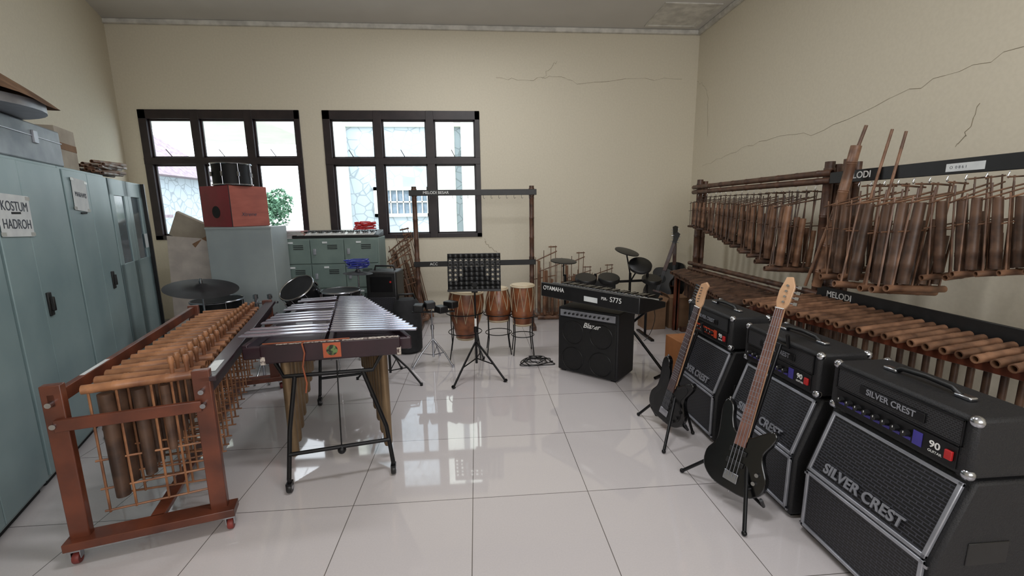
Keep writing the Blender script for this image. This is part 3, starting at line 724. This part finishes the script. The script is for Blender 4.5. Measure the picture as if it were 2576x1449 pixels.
for i,(x,y,rz,h) in enumerate(((2.22,5.52,2,.36),(2.56,5.56,-2,.42))):
    solo('cardboard_box','brown cardboard box with folded flaps on the floor','box',B().box((0,0,0),(.28,.26,h)).beam((0,.13,h),(-.04,.13,h+.05),.26,.005).beam((.28,.13,h),(.31,.13,h+.06),.26,.005),CARD,(x,y,0),rz,.003,group='cardboard boxes on the floor')
# ---------------------------------------------------------------- bass amp + keyboard
r=thing('bass_amplifier','black bass combo amplifier with silver control strip','amplifier',(.79,4.19,0),-42)
w=.64;d=.38;h=.66
part(r,'cabinet',B().box((0,0,.015),(w,d,h)),TOLEX,.012)
part(r,'foot',B().cbox((.05,.05,.008),(.05,.05,.016)).cbox((w-.05,.05,.008),(.05,.05,.016)).cbox((.05,d-.05,.008),(.05,.05,.016)).cbox((w-.05,d-.05,.008),(.05,.05,.016)),BLACK,per=1)
part(r,'speaker_grille',B().box((.02,-.008,.03),(w-.02,0,h-.10)),mat('black_grille_cloth',(8,8,9),(16,16,18),rough=.55,scale=60),.004)
b=B()
for sx in (.17,w-.17):
    for sz in (.15,.42): b.ring((sx,-.008,sz),.115,.006,(0,1,0),28)
part(r,'speaker_ring',b,BLACKM,per=1)
part(r,'control_panel',B().box((.03,-.012,h-.085),(w-.03,0,h-.02)),SILVER,.002,'silver control panel')
b=B()
for k in range(11): b.cyl((.09+k*.045,-.03,h-.052),(.09+k*.045,-.01,h-.052),.010,n=12)
part(r,'knob',b,BLACK,per=1)
txt(r,'lettering','Blazer',.07,FT(w/2-.04,-.010,h-.15),WHITE,.0006,'LEFT',shear=.35,bold=.001)
r=keyboard('electric_keyboard','large black arranger keyboard seen from its rear side',(.62,4.22,.765),-54,1.12,.40,.14)
txt(r,'lettering','YAMAHA',.055,FT(.08,-.002,.09),WHITE,.0006,'LEFT',bold=.0008)
part(r,'brand_emblem',B().ring((.055,-.002,.09),.018,.003,(0,1,0)),WHITE)
txt(r,'lettering','PSR-',.036,FT(.74,-.002,.08),WHITE,.0006,'LEFT')
txt(r,'lettering','S775',.062,FT(.83,-.002,.083),WHITE,.0006,'LEFT')
part(r,'paper_label',B().box((.55,-.003,.03),(.70,-.001,.075)),PAPER)
r=thing('keyboard_stand','black folding x-frame keyboard stand','keyboard stand',(1.18,4.0,0),-54)
b=B()
b.path([(-.42,.42,.02),(.35,.42,.74)],.014).path([(.42,.45,.02),(-.35,.45,.74)],.014)
b.path([(-.35,.0,.75),(-.35,.45,.75)],.014).path([(.35,.0,.75),(.35,.45,.75)],.014)
b.path([(-.42,.28,.015),(-.42,.56,.015)],.014).path([(.42,.28,.015),(.42,.56,.015)],.014)
part(r,'frame',b,BLACKM)
b=B()
for k in range(5):
    rr=random.Random(k+80);pts=[(.17*math.cos(a/10*6.283)*(1-.12*k)+rr.uniform(-.05,.05),.11*math.sin(a/10*6.283)+rr.uniform(-.04,.04),.006+.008*k) for a in range(10)]
    b.path(catmull(pts,4),.005,5,closed=True)
solo('black_cable','loose loops of black cable on the floor','cable',b,BLACK,(.60,4.42,0))
solo('black_strap','black strap lying on the floor by the cabinet','strap',B().path(catmull([(0,0,.01),(.1,.03,.03),(.14,.12,.04),(.05,.16,.012),(-.06,.1,.01)],4),.012,6,closed=True),BLACK,(-2.70,3.15,0))
r=thing('small_cajon','small orange plywood box drum behind the amplifiers','cajon',(1.72,3.44,0),4)
part(r,'drum_body',B().box((0,0,0),(.3,.3,.47)),ORW,.006)
part(r,'sound_hole',B().cyl((.15,-.003,.33),(.15,0,.33),.05,n=24),DSEAM)

# ---------------------------------------------------------------- amp stacks
def amp_cab(y,label):
    r=thing('speaker_cabinet',label,'speaker cabinet',(1.585,y,0),-90,'guitar speaker cabinets')
    w=.615;h=.655;d=.38;zm=.34;sl=.11
    prof=[(0,.02),(d,.02),(d,h),(sl,h),(0,zm)]
    b=B();n=5
    vs=[(-w/2,p[0],p[1]) for p in prof]+[(w/2,p[0],p[1]) for p in prof]
    b.add(vs,[(0,1,2,3,4)[::-1],(5,6,7,8,9)]+[(i,(i+1)%n,n+(i+1)%n,n+i) for i in range(n)])
    part(r,'cabinet_shell',b,TOLEX,.012,ang=15)
    b=B()
    for sx in(-1,1):
        for yy in (.05,d-.05): b.cbox((sx*(w/2-.05),yy,.01),(.05,.05,.02))
    part(r,'foot',b,BLACK,per=1)
    m=.04
    part(r,'lower_grille',B().box((-w/2+m,-.006,.06),(w/2-m,.004,zm-.012)),GRILLE)
    T_=math.atan2(sl,h-zm);Lg=math.hypot(sl,h-zm)
    Mu=Matrix.Translation((0,0,zm))@Matrix.Rotation(-T_,4,'X')
    up=B().box((-w/2+m,-.006,.012),(w/2-m,.004,Lg-.035));up.xf(Mu);part(r,'upper_grille',up,GRILLE)
    def fr(z0,z1):
        b=B();t=.016
        b.box((-w/2+m-t,-.014,z0-t),(w/2-m+t,.0,z0));b.box((-w/2+m-t,-.014,z1),(w/2-m+t,.0,z1+t))
        b.box((-w/2+m-t,-.014,z0-t),(-w/2+m,.0,z1+t));b.box((w/2-m,-.014,z0-t),(w/2-m+t,.0,z1+t));return b
    part(r,'lower_grille_frame',fr(.06,zm-.018),SILVER,.003)
    f=fr(.018,Lg-.035);f.xf(Mu);part(r,'upper_grille_frame',f,SILVER,.003)
    txt(r,'lettering','SILVER CREST',.062,Mu@FT(-.01,-.016,.06),SILVER,.003,'CENTER',1.02,bold=.0015)
    b=B()
    for sx in(-1,1):
        for z in (.045,zm-.02): b.cbox((sx*(w/2-.018),-.005,z),(.012,.012,.012))
    part(r,'screw',b,CHROME,per=1)
    b=B()
    for sx in (-1,1): b.box((sx*w/2-.004,.12,.33),(sx*w/2+.004,.28,.42))
    part(r,'side_handle',b,BLACK,.003,per=1)
    return r
def amp_head(y,label,pm,x=1.655):
    r=thing('amplifier_head',label,'amplifier',(x,y,.657),-90,'guitar amplifier heads')
    w=.60;h=.235;d=.27
    part(r,'case',B().box((-w/2,0,.012),(w/2,d,h)),TOLEX,.014)
    b=B()
    for sx in(-1,1):
        for yy in(.04,d-.04): b.cyl((sx*(w/2-.05),yy,0),(sx*(w/2-.05),yy,.014),.018)
    part(r,'foot',b,BLACK,per=1)
    part(r,'vent_grille',B().box((-w/2+.04,-.005,.125),(w/2-.04,.004,h-.025)),VENT)
    b=B();x0,x1,z0,z1=-w/2+.032,w/2-.032,.118,h-.018
    for q in (((x0,-.008,z0),(x1,.0,z0+.006)),((x0,-.008,z1-.006),(x1,.0,z1)),((x0,-.008,z0),(x0+.006,.0,z1)),((x1-.006,-.008,z0),(x1,.0,z1))): b.box(*q)
    part(r,'vent_frame',b,BLACKM,.001)
    part(r,'badge',B().box((-.14,-.012,.142),(.14,-.004,.178)),BLACKM,.002)
    txt(r,'lettering','SILVER CREST',.036,FT(0,-.0125,.160),SILVER,.001,'CENTER',.98,bold=.0005)
    cp=part(r,'control_panel',B().box((-w/2+.04,-.006,.03),(w/2-.04,.004,.112)),BLACKM,.001)
    b=B();k2=B();wh=B()
    for k in range(8):
        xx=-w/2+.075+k*.044
        b.cyl((xx,-.026,.073),(xx,-.006,.073),.0115,.013,n=14)
        k2.box((xx-.015,-.008,.05),(xx+.015,-.0055,.062))
        if pm is ORAP: k2.box((xx-.017,-.008,.078),(xx+.017,-.0055,.092))
        wh.box((xx-.001,-.0275,.075),(xx+.001,-.026,.083))
    part(cp,'knob',b,BLACK,per=1);part(cp,'printed_marking',k2,pm);part(cp,'knob_pointer',wh,WHITE,per=1)
    part(cp,'input_panel',B().box((.105,-.0085,.045),(.14,-.0055,.1)),pm)
    txt(cp,'lettering','90',.036,FT(.165,-.007,.078),WHITE,.0006,'LEFT',1.1,bold=.0006)
    txt(cp,'lettering','GUITAR',.014,FT(.163,-.007,.052),WHITE,.0004,'LEFT')
    part(cp,'power_switch',B().box((.225,-.016,.055),(.25,-.006,.09)),REDP,.002,'red power switch')
    b=B().path([(-.13,d/2,h+.008),(-.10,d/2,h+.026),(0,d/2,h+.032),(.10,d/2,h+.026),(.13,d/2,h+.008)],.012)
    part(r,'carry_handle',b,BLACK)
    part(r,'handle_end',B().cbox((-.145,d/2,h+.008),(.06,.034,.016)).cbox((.145,d/2,h+.008),(.06,.034,.016)),CHROME,.005,per=1)
    b=B()
    for sx in(-1,1):
        for yy in (0,d):
            for zz in (.012,h):
                b.sph((sx*(w/2-.014),yy+(.014 if yy==0 else -.014),zz+(.014 if zz<.1 else -.014)),.022,10,8)
    part(r,'metal_corner',b,CHROME,per=1)
    return r
for y,p in ((1.54,PURP),(2.22,PURP),(2.97,ORAP)):
    amp_cab(y,'black slant-front guitar speaker cabinet with silver-framed grille')
    amp_head(y-.01,'black guitar amplifier head with '+('orange' if p is ORAP else 'purple')+' knob panel on a cabinet',p)
# ---------------------------------------------------------------- electric guitars
def eguitar(p,head,nrm,bass,label):
    p=V(p);ax=V(head)-p;M=frame(p,ax,nrm)
    name='bass_guitar' if bass else 'electric_guitar'
    r=thing(name,label,'guitar',M=M)
    Lt=ax.length;s=1.05
    pts=[(0,0),(.09,.008),(.15,.06),(.158,.13),(.125,.20),(.115,.25),(.14,.31),(.15,.355),(.125,.375),(.07,.33),(.035,.30),(-.035,.30),(-.065,.345),(-.085,.42),(-.12,.445),(-.14,.40),(-.125,.28),(-.125,.21),(-.16,.14),(-.152,.06),(-.09,.008)]
    o=catmull([(a*s,c*s) for a,c in pts],4)
    part(r,'body',B().prism([(q[0],q[1]) for q in o],-.022,.02),GLOSSB,.007)
    n0=.27*s;n1=Lt-.17
    def quad(b,y0,y1,w0,w1,z0,z1): b.add([(-w0/2,y0,z0),(w0/2,y0,z0),(w1/2,y1,z0),(-w1/2,y1,z0),(-w0/2,y0,z1),(w0/2,y0,z1),(w1/2,y1,z1),(-w1/2,y1,z1)],[(3,2,1,0),(4,5,6,7),(0,1,5,4),(1,2,6,5),(2,3,7,6),(3,0,4,7)])
    b=B();quad(b,n0,n1,.058,.042,.008,.026);part(r,'neck',b,MAPLE,.004)
    b=B();quad(b,n0-.03,n1,.06,.043,.026,.031);fb=part(r,'fretboard',b,BASSN if bass else ROSE)
    b=B();sc_=n1-.09*s
    for k in range(1,21):
        y=n1-sc_*(1-2**(-k/12.0))
        if y>n0: b.box((-.026,y-.001,.031),(.026,y+.001,.0325))
    part(fb,'fret',b,SILVER,per=1)
    hs=[(-.021,n1),(.021,n1),(.035,n1+.03),(.04,n1+.12),(.018,n1+.17),(-.012,n1+.165),(-.03,n1+.09),(-.03,n1+.03)] if bass else [(-.021,n1),(.021,n1),(.028,n1+.03),(.022,n1+.12),(.03,n1+.155),(.005,n1+.175),(-.03,n1+.15),(-.04,n1+.06),(-.03,n1+.02)]
    part(r,'headstock',B().prism(hs,.008,.024),MAPLE,.003)
    b=B();nn=4 if bass else 6;sg=1 if bass else -1
    for k in range(nn):
        y=n1+.035+k*(.115/nn);x=.008*sg
        b.cyl((x,y,.024),(x,y,.036),.006 if bass else .004,n=10);b.cyl((sg*.03,y,.016),(sg*.052,y,.016),.004,n=8);b.cbox((sg*.06,y,.016),(.018,.016 if bass else .01,.008))
    part(r,'tuning_peg',b,CHROME,per=3)
    part(r,'nut',B().box((-.021,n1-.003,.03),(.021,n1+.002,.036)),WHITE)
    b=B()
    for y in ((.15,.21) if bass else (.12,.17,.22)): b.cbox((0,y*s,.025),(.09 if bass else .075,.026 if bass else .018,.014))
    part(r,'pickup',b,BLACK if bass else mat('pickup_black',(30,30,32),rough=.5),.002,per=1)
    if not bass:
        part(r,'pickguard',B().prism([(q[0]*.75+.01,q[1]*.8+.03) for q in o],.02,.0225),BLACK)
    part(r,'bridge',B().cbox((0,.075*s,.026),(.075,.05,.012)),CHROME,.002)
    b=B()
    for q in ((.09,.06),(.11,.10),(.115,.145)): b.cyl((q[0]*s,q[1]*s,.02),(q[0]*s,q[1]*s,.036),.010,n=14)
    part(r,'knob',b,CHROME if bass else BLACK,per=1)
    b=B();w0=.056 if bass else .05;w1=.032
    for k in range(nn):
        u=k/(nn-1)-.5;b.cyl((u*w0,.075*s,.034),(u*w1,n1,.037),.0013 if bass else .0008,n=5)
    part(r,'strings',b,SILVER)
    b=B().cyl((-.12*s,.435*s,0),(-.12*s,.455*s,0),.006).cyl((0,-.012,0),(0,.0,0),.006)
    part(r,'strap_button',b,CHROME,per=1)
    return r
eguitar((1.335,2.90,.07),(1.50,2.71,1.12),(-.95,-.42,.2),False,'black electric guitar with maple headstock leaning on a stand')
eguitar((1.325,2.04,.10),(1.63,2.13,1.24),(-.86,-.50,.25),True,'black bass guitar with four tuning pegs leaning on a stand')
def gstand(c,neck,feet,label):
    r=thing('guitar_stand',label,'guitar stand',(c[0],c[1],0),group='guitar stands by the amplifiers')
    n=V(neck)-V((c[0],c[1],0))
    hub=V((0,0,.36))
    part(r,'upright',B().path([hub-V((0,0,.08)),hub,n+V((.02,0,-.05))],.011),BLACKM)
    part(r,'neck_yoke',B().path([n+V((.01,-.06,.02)),n+V((.03,-.05,-.05)),n+V((.03,.05,-.05)),n+V((.01,.06,.02))],.010),BLACKM)
    for f in feet:
        part(r,'leg',B().path([hub,V((f[0]-c[0],f[1]-c[1],.012))],.010).sph((f[0]-c[0],f[1]-c[1],.014),.014,8,6),BLACKM)
    part(r,'cradle',B().path([(-.14,.12,.13),(-.11,.10,.07),(0,0,.08),(.02,-.14,.07),(-.02,-.17,.13)],.009).path([(0,0,.08),hub],.009),BLACKM)
gstand((1.42,2.88),(1.48,2.80,.82),((1.23,3.12),(1.2,2.58),(1.51,2.80)),'black tubular stand holding the electric guitar')
gstand((1.43,2.07),(1.60,2.15,.92),((1.22,2.36),(1.28,1.82),(1.52,2.20)),'black tubular stand holding the bass guitar')

# ---------------------------------------------------------------- right hand racks with hanging angklungs
def rack(y0,y1,label,labelled):
    r=thing('angklung_rack',label,'instrument rack',(2.8,0,0),group='angklung racks')
    for y in (y0,y1):
        part(r,'post',B().bam((0,y,.03),(0,y,1.95),.036,7,12).bam((.07,y,.03),(.07,y,1.93),.03,7,12),POSTB,per=1)
        part(r,'foot',B().beam((-.15,y,.03),(.35,y,.03),.07,.06),POSTB,.005)
        part(r,'rope_binding',B().cyl((0,y,1.78),(0,y,1.9),.041,n=12),BAMD)
    TM=lambda x,y,z: Matrix.Translation((x,y,z))@Matrix.Rotation(-math.pi/2,4,'Z')@Matrix.Rotation(math.pi/2,4,'X')
    if labelled:
        a=part(r,'crossbar',B().box((-.06,y0-.1,1.775),(-.038,y1+.1,1.86)),BLACK,.003,'black upper crossbar')
        txt(a,'lettering','MELODI',.065,TM(-.061,y1-.03,1.82),WHITE,.0006,'LEFT',bold=.0008)
        st=part(a,'sticker',B().box((-.063,2.22,1.79),(-.0605,2.42,1.835)),PAPER)
        txt(st,'lettering','O  0 8 6 1',.022,TM(-.0632,2.40,1.812),INK,.0004)
        a=part(r,'crossbar',B().box((-.06,y0-.1,.87),(-.038,y1+.1,.975)),BLACK,.003,'black lower crossbar')
        txt(a,'lettering','MELODI',.065,TM(-.061,y1-.0,.925),WHITE,.0006,'LEFT',bold=.0008)
    else:
        for z in (1.86,1.80): part(r,'crossbar',B().bam((-.04,y0-.08,z),(-.04,y1+.08,z),.026,9,12),POSTB,label='bamboo crossbar')
        part(r,'crossbar',B().bam((-.04,y0-.08,.90),(-.04,y1+.08,.90),.026,9,12).bam((-.04,y0-.08,.83),(-.04,y1+.08,.83),.026,9,12),POSTB,label='bamboo crossbar',per=1)
    b=B()
    n=int((y1-y0)/.1)
    for i in range(n):
        y=y0+.06+i*.1;b.path([(-.05,y,1.77),(-.06,y,1.745),(-.055,y,1.735),(-.045,y,1.745)],.0025,5)
    part(r,'hook',b,CHROME,per=1)
rack(3.36,5.40,'bamboo rack hung with a row of small angklungs',False)
rack(1.05,3.18,'bamboo rack with black bars hung with large angklungs',True)
HA=make_angklung('angklung','brown bamboo angklung hanging from the rack',BAMM,BAMD,'angklungs hanging on the bamboo rack')
N=19
for i in range(N):
    o=HA if i==0 else copy_tree(HA);t=i/(N-1);y=5.24-1.76*t
    s=.56+.50*t**1.3
    place(o,(2.70,y,1.74),random.uniform(-14,8),s,(random.uniform(-.04,.04),random.uniform(-.06,.06)))
HB=make_angklung('angklung','large brown bamboo angklung hanging from the black bar',BAMD,BAMM,'angklungs hanging on the black bar')
ys=[2.99,2.89,2.79,2.69,2.59,2.49,2.39,2.29,2.20,2.11,2.02,1.93,1.85,1.77,1.69,1.61,1.53,1.45]
for i,y in enumerate(ys):
    o=HB if i==0 else copy_tree(HB)
    s=[.96,1.02,.98,1.08,1.06,1.06,1.02][i] if i<7 else .86-.03*(i-7)
    place(o,(2.68,y,1.745),random.uniform(-18,12),s,(random.uniform(-.04,.04),random.uniform(-.12,.10)))
for i,(p0,p1,rd) in enumerate((((2.58,3.10,1.0),(2.68,3.00,2.02),.034),((2.52,3.14,1.0),(2.70,2.96,2.15),.011),((2.66,2.91,1.2),(2.76,2.82,2.10),.009),((2.66,2.77,1.2),(2.76,2.72,2.07),.009))):
    solo('bamboo_pole','tall bamboo pole standing among the angklungs','bamboo pole',B().bam(p0,p1,rd,5,12),BAMM,group='bamboo poles')
def xylo(y0,y1,xf0,xf1,n,z,label,mt):
    r=thing('bamboo_xylophone',label,'xylophone',(0,0,0),group='bamboo xylophones')
    rr=random.Random(5)
    for i in range(n):
        t=i/(n-1);y=y0+(y1-y0)*t;xf=xf0+(xf1-xf0)*t+rr.uniform(-.008,.008)
        part(r,'bamboo_tube',B().bam((xf,y,z),(2.70,y+.02,z+.03),.0215,2,12),mt)
    b=B();zz=z-.045
    b.beam((xf0+.10,y0+.05,zz),(xf1+.10,y1-.05,zz),.03,.05);b.beam((2.62,y0+.05,zz+.02),(2.62,y1-.05,zz+.02),.03,.05)
    part(r,'rail',b,RWOOD,.003,per=1)
    for y,xf in ((y0+.03,xf0+.10),(y1-.03,xf1+.10)):
        b=B().beam((xf,y,0),(xf,y,z-.05),.045,.045).beam((2.62,y,0),(2.62,y,z-.03),.045,.045).beam((xf,y,.25),(2.62,y,.25),.03,.04).beam((xf,y,z-.09),(2.62,y,z-.09),.03,.05)
        part(r,'leg_frame',b,RWOOD,.003)
    b=B()
    for i in range(n):
        t=(i+.5)/n;y=y0+(y1-y0)*t;xf=xf0+(xf1-xf0)*t
        b.cyl((xf+.2,y,z-.05),(xf+.2,y,z-.30),.016,n=8)
    part(r,'resonator_tube',b,BAMD,per=1)
xylo(3.24,1.30,2.10,2.50,30,.865,'long bamboo tube xylophone on a wooden frame',BAMM)
xylo(5.45,3.50,2.50,2.16,28,.78,'bamboo tube xylophone standing under the hanging angklungs',BAMD)

# ---------------------------------------------------------------- wheeled angklung rack (near)
RM=Matrix.Translation((-1.88,1.96,0))@Matrix.Rotation(math.radians(16),4,'Z')
r=thing('wheeled_angklung_rack','reddish-brown wooden rack on casters holding angklungs','instrument rack',M=RM)
WX=.57;LY=1.93
def post(x,y,z1):
    return part(r,'post',B().box((x-.0,y,.09),(x+.075,y+.04,z1)),RWOOD,.004)
post(-.035,0,.87);post(WX-.05,0,.86);post(-.035,LY,.84);post(WX-.05,LY,.84)
part(r,'top_rail',B().box((-.015,.0,.77),(.015,LY,.83)),RWOOD,.003)
part(r,'top_rail',B().box((WX-.025,-.0,.80),(WX+.05,LY+.04,.825)).box((WX,-.0,.73),(WX+.02,LY,.801)),DWOOD,.003,'wide wooden rail')
part(r,'end_board',B().box((-.0,-.022,.66),(WX-.02,.0,.715)).box((0,LY+.04,.66),(WX,LY+.062,.715)),RWOOD,.003,per=1)
part(r,'bottom_board',B().box((-.05,-.04,.085),(WX+.06,.06,.125)).box((-.05,LY-.02,.085),(WX+.06,LY+.08,.125)),RWOOD,.003,per=1)
part(r,'bottom_rail',B().box((.25,.05,.10),(.31,LY,.125)),RWOOD,.003)
b=B()
for x,z in ((0,.79),(WX-.012,.76),(0,.69),(WX-.012,.69)): b.cyl((x,-.03,z),(x,0,z),.012,n=12)
part(r,'bolt',b,CHROME,per=1)
def caster(root,x,y,mt):
    c=part(root,'caster',B().cbox((x,y,.078),(.05,.05,.016)).beam((x-.018,y,.03),(x-.018,y,.078),.004,.03,up=(0,1,0)).beam((x+.018,y,.03),(x+.018,y,.078),.004,.03,up=(0,1,0)),CHROME)
    part(c,'wheel',B().rev((x-.013,y,.028),(x+.013,y,.028),[(0,.018),(0,.025),(.2,.028),(.8,.028),(1,.025)],18),mt)
for x in (-.02,WX+.03):
    for y in (.0,LY+.03): caster(r,x,y,CASTR)
part(r,'paper_label',B().box((WX-.015,.08,.8255),(WX+.03,.26,.827)).box((-.008,.25,.8305),(.012,.5,.832)),PAPER,per=1)
def make_hung():
    r=thing('angklung','tan bamboo angklung hung across the wheeled rack','angklung',group='angklungs in the wheeled rack')
    b=B().bam((-.21,0,0),(.23,0,.0),.021,2,12)
    for x in (.13,.19): b.rev((x,0,0),(x,0,.10),[(0,.008),(.6,.010),(.85,.015),(1,.010)],8)
    for x in (-.19,-.09,.04,.12,.21): b.cyl((x,0,-.0),(x,0,-.60),.0055,n=6)
    for z in (-.34,-.48,-.59): b.cyl((-.21,0,z),(.23,0,z-.01),.005,n=6)
    part(r,'frame',b,BAM)
    for x,rd,h in ((-.13,.032,.50),(-.01,.027,.42),(.09,.02,.32)):
        b=B().rev((x,.0,-.03),(x,.0,-.03-h),[(0,rd),(.3,rd),(.32,rd*1.07),(.34,rd),(.6,rd*.98),(1,rd*.9)],12)
        part(r,'sound_tube',b,BAMD)
    return r
HG=make_hung();N=19
for i in range(N):
    o=HG if i==0 else copy_tree(HG);t=i/(N-1);s=1.07-.49*t
    y=.13+t*1.68
    o.matrix_world=RM@Matrix.Translation((.27+.03*t,y,.80))@Matrix.Rotation(math.radians(random.uniform(-4,6)),4,'Z')@Matrix.Rotation(random.uniform(-.04,.04),4,'X')@Matrix.Diagonal((1.02-.1*t,min(s+.1,1.1),s,1))
# ---------------------------------------------------------------- vibraphone
VM=Matrix.Translation((-.87,2.58,0))@Matrix.Rotation(math.radians(7),4,'Z')
r=thing('vibraphone','dark wood vibraphone with silver bars on a black wheeled frame','vibraphone',M=VM)
part(r,'end_board',B().box((-.39,-.03,.745),(.39,.0,.858)),DWOOD,.008,'dark maroon front end board')
b=B().box((-.392,-.034,.742),(-.365,.002,.79)).box((-.3,-.0315,.856),(.38,-.0,.860)).box((.368,-.034,.742),(.392,.002,.79))
part(r,'worn_edge',b,WORN,.002,per=1)
part(r,'end_board',B().box((-.50,1.38,.75),(.02,1.40,.84)),DWOOD,.005,'narrow rear end board')
b=B()
for (a,c) in (((-.50,.06,.80),(-.47,1.38,.79)),((.44,.06,.79),(-.0,1.38,.79)),((-.07,0,.80),(-.22,1.38,.79)),((-.02,0,.79),(-.19,1.38,.79))): b.beam(a,c,.03,.08)
b.beam((-.51,.07,.79),(.45,.07,.79),.04,.07)
part(r,'side_rail',b,DWOOD,.004,per=1)
part(r,'resonator_deck',B().prism([(-.48,.10),(-.08,.10),(-.22,1.36),(-.46,1.36)],.775,.785).prism([(-.01,.10),(.42,.10),(0,1.36),(-.18,1.36)],.775,.785),DWOOD,0,per=1)
nl=15;nr=20
def lerp(a,b_,t): return a+(b_-a)*t
for i in range(nl):
    if i in (3,8,12): continue
    t=i/(nl-1);y=lerp(.11,1.28,t);w=lerp(.046,.032,t)
    xa=lerp(-.56,-.49,t);xb=lerp(-.05,-.20,t);ys_=lerp(.10,.03,t)
    part(r,'bar',B().beam((xa,y+ys_*.6,.868),(xb,y+.02,.878),w,.012),BAR,.003)
for i in range(nr):
    t=i/(nr-1);y=lerp(.16,1.33,t);w=lerp(.041,.032,t)
    xa=lerp(-.045,-.19,t);xb=lerp(.49,.02,t)
    part(r,'bar',B().beam((xa,y+.03,.866),(xb,y-.06+.04*t,.866),w,.012),BAR,.003)
b=B()
for i in range(13):
    t=i/12;y=lerp(.10,1.25,t);L_=lerp(.68,.14,t)
    for xa in (lerp(-.30,-.36,t),lerp(.27,-.08,t)):
        b.rev((xa,y,.775),(xa,y,.775-L_),[(0,.028),(.97,.028),(1,.022)],16)
part(r,'resonator_tube',b,GOLD,per=1)
for y,dx,k in ((-.02,0,1),(1.2,-.14,.8)):
    b=B()
    b.path([(-.33*k+dx,y+.02,.76),(-.28*k+dx,y,.66),(.22*k+dx,y,.66),(.28*k+dx,y+.02,.76)],.013)
    b.path([(-.22*k+dx,y,.66),(-.26*k+dx,y-.06,.35),(-.27*k+dx,y-.13,.08)],.013)
    b.path([(.16*k+dx,y,.66),(.28*k+dx,y-.03,.30),(.31*k+dx,y-.07,.08)],.013)
    b.path([(-.265*k+dx,y-.10,.22),(.295*k+dx,y-.05,.22)],.012)
    part(r,'leg_frame',b,BLACKM)
part(r,'pedal_rod',B().cyl((.02,-.03,.74),(.02,-.095,.22),.004).sph((.02,-.095,.20),.025),BLACKM)
for (x,y) in ((-.27,-.15),(.31,-.09),(-.355,1.05),(.105,1.11)):
    c=part(r,'caster',B().cyl((x,y,.05),(x,y,.09),.012).cbox((x,y,.055),(.03,.05,.02)),BLACKM)
    part(c,'wheel',B().rev((x-.014,y,.032),(x+.014,y,.032),[(0,.012),(0,.028),(.2,.032),(.8,.032),(1,.028),(1,.012)],20),BLACK)
    part(c,'wheel_hub',B().cyl((x-.016,y,.032),(x+.016,y,.032),.014),CHROME)
st=part(r,'sticker',B().box((-.05,-.0335,.760),(.05,-.0325,.850)),mat('orange_sticker',(176,86,54),rough=.5),label='orange square sticker with green and black emblem')
part(st,'emblem',B().cyl((0,-.0345,.805),(0,-.0335,.805),.032,n=20),mat('green_emblem',(96,120,70),(30,34,24),scale=50,lo=.45,hi=.55))
pts=[(-.15,-.02,.868),(-.16,-.038,.855),(-.15,-.04,.80),(-.165,-.045,.72),(-.15,-.05,.62),(-.16,-.05,.56)]
part(r,'damper_cord',B().path(pts,.005).path([(-.38,-.0,.858),(-.3,-.02,.864),(-.15,-.034,.868),(.1,-.02,.866)],.004),ORC)

# ---------------------------------------------------------------- light
w=bpy.data.worlds.new('world');bpy.context.scene.world=w;w.use_nodes=True;nt=w.node_tree
bg=nt.nodes['Background'];bg.inputs['Color'].default_value=(.86,.93,1,1);bg.inputs['Strength'].default_value=4.5
def area(name,loc,rot,sx,sy,e,col=(1,1,1),portal=False):
    l=bpy.data.lights.new(name,'AREA');l.shape='RECTANGLE';l.size=sx;l.size_y=sy;l.energy=e;l.color=col
    o=bpy.data.objects.new(name,l);COL.objects.link(o);o.location=loc;o.rotation_euler=rot
    if portal:
        try:l.cycles.is_portal=True
        except Exception:pass
    return o
area('window_portal',((W1[0]+W1[1])/2,YB+.19,2.1),(-math.pi/2,0,0),2.1,1.75,1,portal=True)
area('window_portal.001',((W2[0]+W2[1])/2,YB+.19,2.1),(-math.pi/2,0,0),2.18,1.78,1,portal=True)
area('rear_window_light',(1.0,-2.3,2.5),(math.radians(84),0,0),3.6,2.2,115,(.97,.98,1))
area('ceiling_fill',(.2,1.6,H-.08),(0,0,0),1.2,.3,45,(.97,.98,1))  # added overhead fill light, not a fixture of the room
area('ceiling_fill.001',(-.2,4.6,H-.08),(0,0,0),1.2,.3,40,(.97,.98,1))  # second added fill, brightens the left cabinets and back wall
sl=bpy.data.lights.new('sun','SUN');sl.energy=3.5;sl.angle=.02
so=bpy.data.objects.new('sun',sl);COL.objects.link(so);so.rotation_euler=V((-.55,-.6,.75)).to_track_quat('Z','Y').to_euler()
